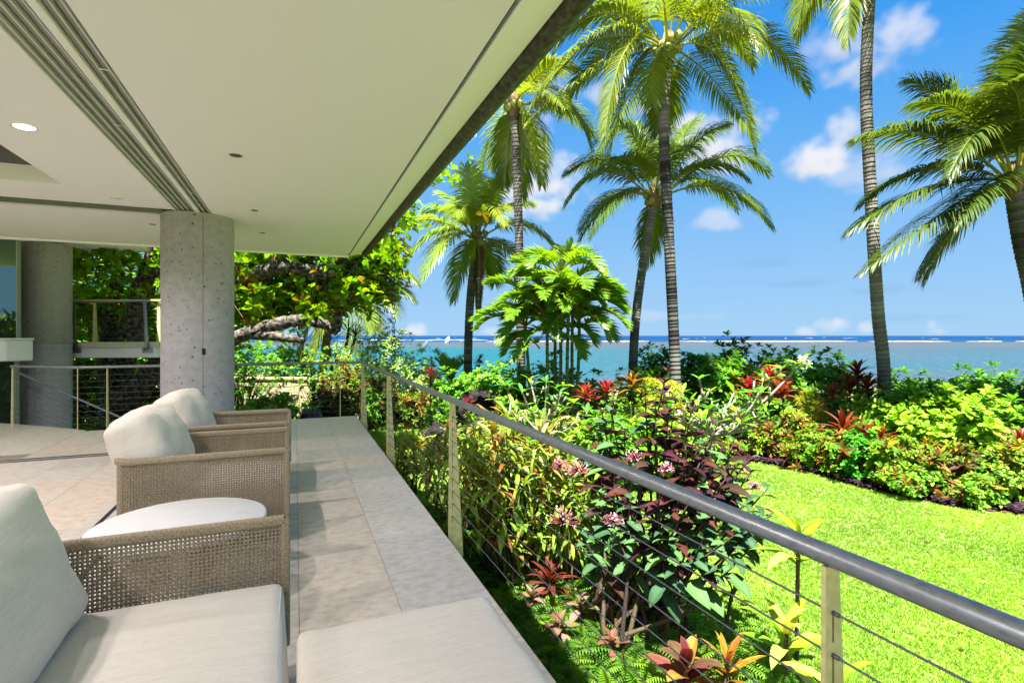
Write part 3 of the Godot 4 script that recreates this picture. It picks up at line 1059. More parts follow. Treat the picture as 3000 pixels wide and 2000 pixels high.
func make_furniture() -> void:
	CW = 1.96
	var sofa := make_chair("nearest woven seat, a wide sofa with a large linen back cushion, at the ottoman")
	sofa.name = "woven_sofa"
	tag(sofa, "", "sofa", "woven seats in a row on the terrace")
	sofa.position = Vector3(-0.05, 0, -1.695)
	CW = 0.97
	var c2 := make_chair("middle woven armchair, beyond the round white table")
	c2.position = Vector3(-0.07, 0, -4.78)
	var c3 := copy(c2, "farthest woven armchair, in front of the big concrete column")
	c3.position = Vector3(-0.08, 0, -6.08)
	c2.rotation.y = 0.012
	c3.rotation.y = -0.015
	var o := thing("ottoman", "low linen ottoman drawn up in front of the nearest armchair", "ottoman", Vector3(0.39, 0, -1.70))
	part(o, "cushion", cushion(Vector3(0.385, 0.10, 0.47), 0.032, Vector3(0.006, 0.014, 0.006), 18, 0.008, 9), M.fabric, at(0, 0.325, 0))
	part(o, "base", slab(Vector3(-0.37, 0.1, -0.45), Vector3(0.37, 0.225, 0.45), 0.01), M.rope)
	for a in [-1, 1]:
		for b in [-1, 1]:
			part(o, "leg", slab(Vector3(a * 0.33 - 0.02, 0, b * 0.41 - 0.02), Vector3(a * 0.33 + 0.02, 0.1, b * 0.41 + 0.02), 0.003), M.chair_frame)
	var t := thing("side_table", "round white low table between the near and middle armchairs", "table", Vector3(-0.63, 0, -3.64))
	part(t, "tabletop", lathe([[0.0, 0.45], [0.452, 0.45], [0.46, 0.446], [0.462, 0.44], [0.462, 0.424], [0.456, 0.42], [0.0, 0.42]], 96), M.table_white)
	part(t, "pedestal", lathe([[0.2, 0.0], [0.2, 0.012], [0.05, 0.03], [0.04, 0.06], [0.04, 0.42]], 40), M.table_white)

# ---------- plants ----------
# one blade: grows along +Z from the origin, face up +Y
func leaf(l: float, w: float, a: float, b: float, fold: float, bend0: float, bend: float, n: int, base: Color, tip: Color, mid: Color, edge: Color, wave := 0.0, vein := 0.0) -> ArrayMesh:
	var m := MB.new()
	var y := 0.0
	var z := 0.0
	for k in n + 1:
		var t := float(k) / n
		var ph := bend0 - bend * t
		if k > 0:
			z += cos(ph) * l / n
			y += sin(ph) * l / n
		var hw := maxf(0.0, 0.5 * w * pow(maxf(sin(PI * pow(clampf(t, 0.0, 1.0), a)), 0.0), b)) + (0.004 * w if k == 0 else 0.0)
		if k == n: hw = 0.0
		var wy := wave * sin(t * 17.0) * w
		var c := base.lerp(tip, t)
		var vn := c.lerp(mid, vein if k % 2 else 0.0)
		for s in [-1.0, -0.5, 0.0, 0.5, 1.0]:
			m.v.append(Vector3(s * hw, y + absf(s) * hw * fold + (wy if absf(s) == 1.0 else 0.0), z))
			m.c.append(mid if s == 0.0 else (vn if absf(s) < 0.9 else vn.lerp(edge, 0.6)))
	for k in n:
		for s in 4:
			m.quad(k * 5 + s, k * 5 + s + 1, k * 5 + s + 6, k * 5 + s + 5)
	return m.mesh()

func blade(l: float, w: float, a: float, b: float, fold: float, bend0: float, bend: float, n: int, base: Color, tip: Color) -> Dictionary:
	# the cheap three-column blade as arrays, for clusters
	var v := PackedVector3Array()
	var c := PackedColorArray()
	var y := 0.0
	var z := 0.0
	for k in n + 1:
		var t := float(k) / n
		var ph := bend0 - bend * t
		if k > 0:
			z += cos(ph) * l / n
			y += sin(ph) * l / n
		var hw := 0.5 * w * pow(maxf(sin(PI * pow(t, a)), 0.0), b) if k < n else 0.0
		for s in [-1.0, 0.0, 1.0]:
			v.append(Vector3(s * hw, y + absf(s) * hw * fold, z))
			c.append(base.lerp(tip, t) * (1.12 if s == 0.0 else 1.0))
	return {"v": v, "c": c, "n": n}

func add_blade(m: MB, q: Dictionary, t: Transform3D, tint := Color.WHITE) -> void:
	var o := m.v.size()
	for k in q.v.size():
		m.v.append(t * q.v[k])
		m.c.append(q.c[k] * tint)
	for k in q.n:
		for s in 2:
			m.quad(o + k * 3 + s, o + k * 3 + s + 1, o + k * 3 + s + 4, o + k * 3 + s + 3)

func grow(p: Vector3, d: Vector3, s := 1.0, roll := 0.0) -> Transform3D:
	var z := d.normalized()
	var x := Vector3.UP.cross(z)
	if x.length() < 0.05: x = Vector3.RIGHT
	x = x.normalized()
	var b := Basis(x, z.cross(x), z)
	if roll != 0.0: b = b * Basis(Vector3(0, 0, 1), roll)
	return Transform3D(b.scaled_local(Vector3.ONE * s), p)

func tint(c: Color, k: float) -> Color:
	return Color(c.r * k * rr(0.85, 1.15), c.g * k, c.b * k * rr(0.8, 1.2))

# a rosette of leaves at a twig tip
func rosette(nl: int, l: float, w: float, a: float, b: float, cols: Array, open := 0.9) -> ArrayMesh:
	var m := MB.new()
	for k in nl:
		var az := k * 2.4 + rr(-0.3, 0.3)
		var e := lerpf(1.25, 1.25 - open * 1.3, float(k) / nl) + rr(-0.15, 0.15)
		var c: Color = tint(cols[R.randi_range(0, cols.size() - 1)], rr(0.75, 1.15))
		var s := lerpf(0.6, 1.0, minf(1.0, k / (nl * 0.5))) * rr(0.85, 1.1)
		var q := blade(l * s, w * s, a, b, 0.25, 0.15, rr(0.3, 0.8), 4, c * 0.9, c)
		add_blade(m, q, grow(Vector3.UP * (-0.02 * k * l), Vector3(sin(az) * cos(e), sin(e), cos(az) * cos(e))))
	return m.mesh()

# leaves or clusters as parts, nearest first; what is past the limit as one part
func foliage(o: Node3D, nm: String, xfs: Array, meshes: Array, m: Material, limit: int, rest := "foliage") -> void:
	var org := o.position
	var eye := Vector3(0, EYE, 0)
	var keyed := []
	for t in xfs:
		keyed.append([(t.origin + org - eye).length() - t.origin.y * 0.25, t])
	keyed.sort_custom(func(a, b): return a[0] < b[0])
	var left := []
	for k in meshes.size(): left.append([])
	for k in keyed.size():
		var vi := R.randi_range(0, meshes.size() - 1)
		if k < limit:
			part(o, nm, meshes[vi], m, keyed[k][1])
		else:
			left[vi].append(keyed[k][1])
	for vi in meshes.size():
		if left[vi].size():
			var cs := []
			for t in left[vi]:
				var g := rr(0.75, 1.15)
				cs.append(Color(g * rr(0.9, 1.1), g, g))
			many(o, rest, meshes[vi], m, left[vi], cs)

# a dense shrub: twigs from the base to tips in the outer part of an ellipsoid, a cluster on every tip
func shrub(nm: String, label: String, cat: String, group: String, base: Vector3, rad: Vector3, h0: float, n: int, meshes: Array, m: Material, s0: float, s1: float, bark: Color, limit := 90, face := 0.0) -> Node3D:
	var o := thing(nm, label, cat, base, 0.0, group)
	var tw := MB.new()
	var xfs := []
	var c := Vector3(0, h0, 0)
	var nz := FastNoiseLite.new()
	nz.seed = int(base.x * 100 + base.z * 37)
	nz.frequency = 0.9
	var to_cam := Vector3(-base.x, 0, -base.z).normalized()
	for k in n:
		var d := Vector3(R.randfn(0, 1), R.randfn(0.25, 1), R.randfn(0, 1)).normalized()
		if d.dot(to_cam) < -0.2 and R.randf() < 0.55: d = d - 2.0 * to_cam * d.dot(to_cam)
		var f := pow(R.randf(), 0.30) * (1.0 + 0.75 * nz.get_noise_3dv(d * 2.2 + base))
		var p := c + d * rad * f
		if p.y < 0.08: p.y = rr(0.08, 0.3)
		var out := (d * Vector3(1, 0.6, 1) + Vector3.UP * rr(0.5, 1.2)).normalized()
		xfs.append(upright(p, out, rr(s0, s1) * (0.55 if R.randf() < 0.2 else 1.0)))
		if k % 3 == 0:
			var q := Vector3(d.x * rad.x * 0.3, p.y * 0.45, d.z * rad.z * 0.3)
			tw.tube(PackedVector3Array([Vector3(d.x * 0.1, -0.05, d.z * 0.1), q, p]), PackedFloat32Array([0.016, 0.011, 0.004]), 4, bark * rr(0.7, 1.2), false)
	if tw.v.size(): tag(part(o, "twigs", tw.mesh(), M.bark), "", "", "", "stuff")
	foliage(o, "leaf_cluster", xfs, meshes, m, limit)
	return o

# a transform whose +Y looks along d, with a random turn about it
func upright(p: Vector3, d: Vector3, s: float) -> Transform3D:
	var y := d.normalized()
	var x := y.cross(Vector3(sin(p.x * 91.0), 0.3, cos(p.z * 77.0))).normalized()
	return Transform3D(Basis(y, R.randf() * TAU) * Basis(x, y, x.cross(y)).scaled(Vector3.ONE * s), p)

# cordyline: a cane with a spiral of long leaves
func ti(nm: String, label: String, group: String, base: Vector3, h: float, nl: int, l: float, meshes: Array, m: Material, lean := Vector3.ZERO, spread := 1.0, cat := "cordyline") -> Node3D:
	var o := thing(nm, label, cat, base, 0.0, group)
	var b := MB.new()
	var top := Vector3(lean.x, h, lean.z)
	var pts := PackedVector3Array()
	var rad := PackedFloat32Array()
	for k in 14:
		var t := k / 13.0
		pts.append(Vector3(lean.x * t * t, h * t, lean.z * t * t))
		rad.append(0.016 + (0.002 if k % 2 else 0.0))
	b.tube(pts, rad, 7, Color(0.12, 0.10, 0.07))
	part(o, "cane", b.mesh(), M.bark)
	var org := Vector3(R.randf() * TAU, 0, 0)
	for k in nl:
		var t := float(k) / nl
		var az := org.x + k * 2.4 + rr(-0.2, 0.2)
		var e := lerpf(1.35, 1.35 - 1.35 * spread, pow(t, 0.8)) + rr(-0.1, 0.1)
		var p := top - Vector3.UP * t * l * 0.55
		var s := (0.65 + 0.35 * minf(1.0, t * 3.0)) * rr(0.85, 1.1)
		part(o, "leaf", meshes[R.randi_range(0, meshes.size() - 1)], m, grow(p, Vector3(sin(az) * cos(e), sin(e), cos(az) * cos(e)), l * s))
	return o

# one palm frond along a quadratic curve, its leaflets hanging under their own weight
func frond(o: Node3D, b0: Vector3, b1: Vector3, b2: Vector3, ll: float, nl: int, c0: Color, c1: Color, hang: float, wid: float, vee := 0.25, tipc := Color(0.3, 0.25, 0.05), petiole := 0.16) -> void:
	var m := MB.new()
	var n := 18
	var pts := PackedVector3Array()
	var rad := PackedFloat32Array()
	var cs := PackedColorArray()
	var len := (b1 - b0).length() + (b2 - b1).length()
	for k in n + 1:
		var t := float(k) / n
		pts.append(b0.lerp(b1, t).lerp(b1.lerp(b2, t), t))
		rad.append(lerpf(0.045, 0.006, pow(t, 0.5)) * minf(1.0, len / 2.6))
		cs.append(Color(0.42, 0.40, 0.06).lerp(c1, t * 0.6))
	m.tube(pts, rad, 5, cs, false)
	for k in nl:
		var t := lerpf(petiole, 0.995, (k + rr(-0.3, 0.3)) / nl)
		var u := t * n
		var i0 := clampi(int(u), 0, n - 1)
		var p := pts[i0].lerp(pts[i0 + 1], u - i0)
		var d := (pts[i0 + 1] - pts[i0]).normalized()
		var side := d.cross(Vector3.UP)
		if side.length() < 0.15: side = d.cross(Fw)
		side = side.normalized()
		var nrm := side.cross(d).normalized()
		var env := pow(sin(PI * clampf(0.16 + 0.80 * (t - petiole) / (1.0 - petiole), 0, 1)), 0.6)
		var ang := lerpf(1.25, 0.38, pow(t, 1.5))
		for s in [-1.0, 1.0]:
			var l := ll * env * rr(0.8, 1.1)
			var dir: Vector3 = (d * cos(ang) + side * s * sin(ang) + nrm * (vee + rr(-0.12, 0.12))).normalized()
			var q := p
			var o0 := m.v.size()
			var c := c0.lerp(c1, clampf(t * 0.8 + rr(-0.3, 0.3), 0, 1)) * rr(0.8, 1.2)
			var ht := rr(0.75, 1.3) * hang
			for j in 4:
				var f := j / 3.0
				var across := (d - dir * d.dot(dir)).normalized()
				var hw: float = wid * 0.5 * [0.55, 1.0, 0.7, 0.05][j] * (0.6 + 0.4 * env)
				m.v.append(q - across * hw)
				m.v.append(q + across * hw)
				var cc := c.lerp(tipc, 0.55 if j == 3 and R.randf() < 0.4 else 0.0)
				m.c.append(cc)
				m.c.append(cc)
				q += dir * l / 3.0
				dir = (dir + Vector3.DOWN * ht).normalized()
			for j in 3:
				m.quad(o0 + j * 2, o0 + j * 2 + 1, o0 + j * 2 + 3, o0 + j * 2 + 2)
	part(o, "frond", m.mesh(), M.frond)

func trunk(o: Node3D, pts3: Array, r0: float, r1: float, c0: Color, c1: Color) -> void:
	# ringed palm trunk through the given points
	var cv := Curve3D.new()
	for k in pts3.size():
		var a: Vector3 = pts3[maxi(k - 1, 0)]
		var b: Vector3 = pts3[mini(k + 1, pts3.size() - 1)]
		cv.add_point(pts3[k], -(b - a) / 6.0, (b - a) / 6.0)
	var m := MB.new()
	var pts := PackedVector3Array()
	var rad := PackedFloat32Array()
	var cs := PackedColorArray()
	var len := cv.get_baked_length()
	var s := 0.0
	var nz := FastNoiseLite.new()
	nz.seed = int(r0 * 1000) + int(pts3[0].x * 10)
	nz.frequency = 0.6
	while s < len:
		var t := s / len
		var step := rr(0.06, 0.14)
		var r := lerpf(r0, r1, pow(t, 0.7)) * (1.0 + 0.35 * exp(-s * 1.6))
		var g := c0.lerp(c1, clampf(0.5 + nz.get_noise_1d(s) * 1.1 + rr(-0.25, 0.25), 0, 1))
		for q in [[0.0, 1.035, 0.62], [0.22, 1.02, 0.95], [0.85, 0.97, 1.1], [0.97, 0.96, 0.72]]:
			pts.append(cv.sample_baked(minf(s + step * q[0], len)))
			rad.append(r * q[1] * rr(0.99, 1.01))
			cs.append(g * q[2])
		s += step
	m.tube(pts, rad, 14, cs)
	part(o, "trunk", m.mesh(), M.palm_bark)

# a coconut palm: crown at bearing cx, height cy, distance z; fronds listed as tip, bend and depth offsets
func palm(label: String, cx: float, cy: float, z: float, foot: Array, rt: Array, dark: Color, light: Color, list: Array, fill: int, ll: float, sd: int, g0: Color, g1: Color, nuts := 6) -> Node3D:
	R.seed = sd
	var c := P(cx, cy, z)
	var fp := B(foot[0], foot[1])
	var o := thing("coconut_palm", label, "palm tree", Vector3(fp.x, GY, fp.z), 0.0, "coconut palms on the shore side of the garden")
	var crown := c - o.position
	var pts := [Vector3(0, -0.2, 0)]
	for k in range(2, foot.size()):
		var q: Array = foot[k]
		pts.append(P(q[0], q[1], lerpf(foot[1], z, (q[1] - 1374.0) / (cy - 1374.0))) - o.position)
	pts.append(crown)
	trunk(o, pts, rt[0], rt[1], dark, light)
	var k := z / F
	var fibre := MB.new()
	for q in 14:
		var a := TAU * q / 14.0
		fibre.tube(PackedVector3Array([crown + Vector3(cos(a) * 0.12, -0.25, sin(a) * 0.12), crown + Vector3(cos(a) * 0.17, 0.05, sin(a) * 0.17), crown + Vector3(cos(a) * 0.1, 0.5, sin(a) * 0.1)]), PackedFloat32Array([0.06, 0.07, 0.02]), 5, Color(0.22, 0.15, 0.07) * rr(0.6, 1.5))
	part(o, "crown_base", fibre.mesh(), M.bark)
	for q in list:
		# [tip x, tip y, bend x, bend y, bend depth, tip depth, (brown)]
		var b0: Vector3 = crown + (Rt * q[2] * 0.12 + Vector3.UP * (0.2 - q[3] * 0.0)) * k + Vector3.UP * 0.1 - Fw * q[4] * 0.1
		var b1: Vector3 = crown + (Rt * q[2] - Vector3.UP * q[3]) * k - Fw * q[4]
		var b2: Vector3 = crown + (Rt * q[0] - Vector3.UP * q[1]) * k - Fw * q[5]
		var dead: bool = q.size() > 6
		var age := rr(0, 1)
		var ca := g0.lerp(g1, age * 0.5) if not dead else Color(0.2, 0.1, 0.04)
		var cb := g0.lerp(g1, 0.4 + age * 0.6) if not dead else Color(0.16, 0.08, 0.03)
		frond(o, b0, b1, b2, ll * rr(0.95, 1.15) * (0.4 if dead else 1.0), 96, ca, cb, 0.46, 0.044)
	for q in fill:
		var a := TAU * q / fill + rr(-0.3, 0.3)
		var e := rr(-0.5, 1.1)
		var L := ll * rr(3.6, 4.4)
		var d := Vector3(sin(a) * cos(e), sin(e), cos(a) * cos(e))
		var hor := Vector3(sin(a), 0, cos(a))
		var b1 := crown + (d * 0.5 + Vector3.UP * 0.18) * L
		var b2 := crown + (hor * 0.82 + d * 0.15 - Vector3.UP * (0.32 - e * 0.3)) * L
		var age := rr(0, 1)
		frond(o, crown + Vector3.UP * 0.15, b1, b2, ll, 70, g0.lerp(g1, age * 0.5), g0.lerp(g1, 0.4 + age * 0.6), 0.42, 0.042)
	for q in nuts:
		var a := TAU * q / nuts + 0.4
		var nm := lathe([[0.0, -0.13], [0.08, -0.09], [0.105, 0.0], [0.08, 0.09], [0.0, 0.13]], 10)
		part(o, "coconut", nm, M.nut_green, Transform3D(Basis(Vector3.RIGHT, rr(-0.5, 0.5)), crown + Vector3(cos(a) * rr(0.2, 0.34), rr(-0.12, 0.3), sin(a) * rr(0.2, 0.34))))
	return o

func make_plant_materials() -> void:
	leafmat("frond", Color(1, 1, 0.6), 0.38, 0.5)
	leafmat("leaf_glossy", Color(1, 1, 0.55), 0.5, 0.34)
	leafmat("leaf_soft", Color(1, 1, 0.6), 0.55, 0.35)
	leafmat("leaf_red", Color(1, 0.7, 0.5), 0.45, 0.35)
	leafmat("leaf_thick", Color(0.55, 0.6, 0.35), 0.55, 0.22)
	leafmat("grass_blade", Color(1, 1, 0.55), 0.6, 0.25)
	M.frond.albedo_color = Color(0.93, 0.96, 0.93)
	M.leaf_glossy.albedo_color = Color(0.87, 0.95, 0.93)
	M.leaf_soft.albedo_color = Color(0.87, 0.95, 0.93)
	M.grass_blade.albedo_color = Color(0.955, 0.985, 0.88)
	M.leaf_red.albedo_color = Color(0.82, 0.76, 0.82)
	leafmat("petal", Color(0.9, 0.8, 0.8), 0.6, 0.3)
	tex(vcmat("bark", 0.9, 0.2), ntex(0.05, [Color(0.6, 0.6, 0.6), Color.WHITE], [0.3, 0.7], 91), Vector3.ONE * 3.0)
	tex(vcmat("palm_bark", 0.9, 0.2), ntex(0.05, [Color(0.35, 0.35, 0.34), Color(0.85, 0.85, 0.85), Color.WHITE], [0.3, 0.5, 0.8], 92), Vector3(2.0, 3.5, 2.0))
	var lich := tex(mat("lichen_bark", Color.WHITE, 0.95, 0.0, 0.2), ntex(0.009, [Color(0.15, 0.13, 0.11), Color(0.28, 0.255, 0.225), Color(0.36, 0.335, 0.305), Color(0.50, 0.48, 0.45)], [0.3, 0.47, 0.58, 0.76], 93, 7, 1024), Vector3.ONE * 0.8)
	bump(lich, lich.albedo_texture, 3.0)
	tex(mat("lava_rock", Color.WHITE, 0.95, 0.0, 0.2), ntex(0.03, [Color(0.06, 0.056, 0.056), Color(0.14, 0.132, 0.128), Color(0.24, 0.228, 0.222)], [0.25, 0.5, 0.8], 94, 6), Vector3.ONE * 0.9)
	bump(M.lava_rock, M.lava_rock.albedo_texture, 4.0)
	tex(mat("mulch", Color.WHITE, 0.95, 0.0, 0.15), ntex(0.08, [Color(0.14, 0.1, 0.08), Color(0.33, 0.25, 0.2), Color(0.45, 0.36, 0.3)], [0.3, 0.55, 0.8], 95, 4), Vector3.ONE * 1.4)
	tex(mat("garden_wall", Color.WHITE, 0.9, 0.0, 0.2), ntex(0.015, [Color(0.5, 0.46, 0.34), Color(0.68, 0.64, 0.5), Color(0.74, 0.7, 0.58)], [0.2, 0.5, 0.8], 96), Vector3(0.4, 1.2, 0.4))
	mat("nut_green", col(0.2, 0.22, 0.03), 0.5)
	mat("dark_iron", col(0.045, 0.045, 0.045), 0.5, 0.6)
	mat("concrete_seam", col(0.17, 0.165, 0.16), 0.9)
	mat("rail_bronze", col(0.11, 0.08, 0.06), 0.6, 0.2)

func make_palms() -> void:
	var y0 := Color(0.27, 0.30, 0.02)
	var y1 := Color(0.11, 0.20, 0.022)
	var d0 := Color(0.20, 0.27, 0.022)
	var d1 := Color(0.09, 0.17, 0.022)
	var grey := Color(0.34, 0.31, 0.28)
	var dk := Color(0.09, 0.08, 0.07)
	palm("tall dark-trunked coconut palm in the middle, its crown reaching out of the frame", 1958, 150, 14.0, [1980, 14.2, [1978, 1070], [1955, 600], [1945, 350]], [0.145, 0.135], Color(0.04, 0.036, 0.033), Color(0.30, 0.28, 0.26), [
		[-405, 200, -230, -110, 0.4, 0.6], [-330, 10, -190, -200, 0.2, 0.3], [-210, 305, -165, -70, 0.9, 1.3], [-83, 215, -75, 30, 0.8, 1.2], [400, 125, 260, -140, 0.3, 0.2], [224, 330, 165, -60, 0.4, 0.6], [296, 0, 180, -230, -0.6, -0.9], [-120, -330, -20, -230, -0.2, -0.3], [60, -380, 20, -250, 0.1, 0.1], [200, -290, 90, -260, 0.2, 0.2], [-260, -230, -120, -260, -0.3, -0.6], [25, 170, 40, 10, -1.2, -1.7], [-300, 110, -170, -150, -0.8, -1.6], [150, 120, 120, -140, 1.2, 2.2], [-120, 60, -60, -170, 1.4, 2.6], [330, -120, 150, -230, 0.5, 0.9], [-390, -60, -200, -240, 0.4, 0.4], [-180, 330, -120, 0, 0.2, 0.3]], 4, 0.98, 101, y0, y1, 14)
	palm("leaning coconut palm directly behind the dark trunk", 1918, 585, 16.5, [1852, 16.5, [1858, 1000], [1880, 800]], [0.15, 0.13], dk * 1.3, grey, [
		[-264, 30, -160, -150, 0.4, 0.6], [-232, 140, -130, -50, 0.6, 0.9], [-250, -100, -110, -200, -0.4, -0.8], [77, -275, 10, -160, -0.2, -0.3], [150, -270, 60, -170, -0.5, -0.9], [-100, -220, -20, -160, 0.1, 0.1], [315, -70, 220, -200, 0.2, 0.3], [310, 95, 210, -90, 0.4, 0.7], [204, -20, 110, -130, 0.9, 1.5], [3, 180, 28, 20, -0.8, -1.1], [280, 10, 160, -150, -0.5, -0.9], [-180, -30, -80, -150, 1.0, 1.8], [-30, -270, 0, -150, -0.6, -1.2], [180, -190, 80, -170, 0.4, 0.7], [-200, 60, -110, -90, -1.0, -1.6]], 2, 0.92, 102, d0, d1, 6)
	palm("shorter coconut palm nearest the roof edge, with one brown dead frond hanging", 1396, 705, 18.0, [1368, 18.0, [1372, 1000], [1380, 850]], [0.15, 0.14], dk, grey, [
		[34, -293, 0, -160, -0.1, -0.2], [-232, 0, -150, -110, 0.3, 0.5], [-210, 105, -110, -80, 0.5, 0.9], [-135, 125, -75, -40, 0.9, 1.5], [-110, -155, -40, -120, -0.4, -0.8], [-30, -200, -10, -120, 0.4, 0.6], [230, 40, 140, -100, 0.3, 0.5], [164, 85, 90, -20, -0.6, -1.0], [164, -123, 60, -130, -0.5, -0.8], [75, -230, 20, -140, -0.7, -1.3], [-57, 180, -35, 0, 0.5, 0.8], [49, 115, 45, -10, -0.8, -1.3], [5, 260, 12, 20, 0.2, 0.3, true], [110, -190, 40, -140, 0.4, 0.7], [-160, -90, -80, -130, -0.3, -0.6], [-40, -30, -20, -110, 1.3, 2.2]], 2, 0.95, 103, y0 * 1.35, y1 * 1.5, 6)
	palm("slim coconut palm rising just beyond the gutter, its crown half hidden by the roof", 1505, 320, 16.0, [1530, 16.0, [1524, 900], [1518, 600]], [0.14, 0.125], dk * 1.2, grey, [
		[215, 130, 170, -60, 0.3, 0.6], [77, 250, 65, 0, 0.5, 0.9], [244, 40, 150, -70, -0.4, -0.8], [-26, 195, -15, 20, -0.6, -1.0], [25, 245, 38, 30, -0.3, -0.6], [30, -220, 5, -140, 0, 0], [-170, 60, -120, -80, 0.3, 0.5], [-180, -60, -90, -140, -0.2, -0.5], [-90, -190, -30, -130, 0.4, 0.7], [120, -170, 50, -130, -0.4, -0.8], [170, -60, 90, -140, 0.6, 1.1], [-120, 120, -80, -30, 0.6, 1.1]], 2, 0.9, 104, y0, y1, 8)
	palm("very tall slender coconut palm on the right, its crown above the picture", 2560, -170, 13.0, [2597, 13.0, [2590, 1080], [2572, 900], [2548, 500], [2538, 250], [2548, 0]], [0.15, 0.125], Color(0.17, 0.155, 0.13), Color(0.40, 0.365, 0.31), [
		[-255, 290, -190, -60, 0.3, 0.5], [-135, 355, -110, 20, 0.5, 0.8], [-300, 120, -180, -150, 0.2, 0.3], [260, 90, 150, -160, 0.2, 0.3], [330, -30, 160, -190, -0.5, -0.8], [20, -380, 5, -220, 0, 0], [-170, -260, -80, -220, 0.4, 0.6], [180, -250, 80, -210, 0.3, 0.5], [60, 100, 40, -100, 1.4, 2.6], [-60, 110, -40, -120, -1.4, -2.6]], 1, 0.95, 105, y0, y1, 6)
	palm("coconut palm at the right edge, its dark green fronds reaching into the picture", 2975, 540, 11.5, [3075, 11.6, [3045, 940], [3000, 700]], [0.20, 0.195], dk, grey * 0.9, [
		[-470, -125, -250, -200, 0.2, 0.2], [-485, 140, -250, -30, 0.1, 0.1], [-500, 270, -180, 20, 0.4, 0.6], [-242, -345, -90, -230, -0.3, -0.6], [-134, -370, -30, -240, -0.6, -1.0], [40, -480, 50, -270, 0.1, 0.1], [-330, 30, -150, -270, 0.7, 1.2], [-176, 245, -80, 50, -0.6, -0.9], [-120, 260, -60, 40, -0.9, -1.3], [430, 60, 230, -160, 0.2, 0.3], [250, -300, 110, -240, 0.3, 0.5], [-60, -420, -20, -250, 0.5, 0.9], [-160, -290, -60, -220, 0.8, 1.5], [-20, -340, 0, -220, 0.7, 1.3], [110, -380, 60, -240, -0.3, -0.6], [60, -300, 30, -210, 1.0, 1.8], [-200, -200, -80, -230, 0.9, 1.4], [-330, -210, -140, -240, 0.3, 0.5], [-400, 40, -210, -130, -0.3, -0.5], [-290, 150, -160, -20, 0.6, 1.0]], 0, 1.0, 106, d0 * 0.75, d1 * 0.65, 3)
	palm("coconut palm leaning behind the big tree, its fronds showing left of the rain chain", 1020, 880, 20.0, [930, 20.0, [958, 985], [990, 925]], [0.16, 0.15], dk * 1.8, grey * 1.25, [
		[205, -45, 120, -130, 0.3, 0.5], [200, 5, 130, -80, 0.5, 0.8], [160, 45, 110, -60, 0.8, 1.2], [110, 90, 80, -30, 1.0, 1.4], [-170, -20, -90, -110, 0.2, 0.2], [-180, 90, -100, -50, 0.3, 0.4], [-80, 190, -60, 20, 0.6, 0.9], [40, -190, 10, -120, 0, 0], [-90, -160, -40, -110, 0.4, 0.4], [-130, 170, -120, 10, 0.2, 0.2], [90, -170, 30, -120, -0.4, -0.4]], 2, 0.95, 107, y0, y1, 4)

# the clump palm: canes side by side, each with a few arching feather leaves
const CZ := 13.8

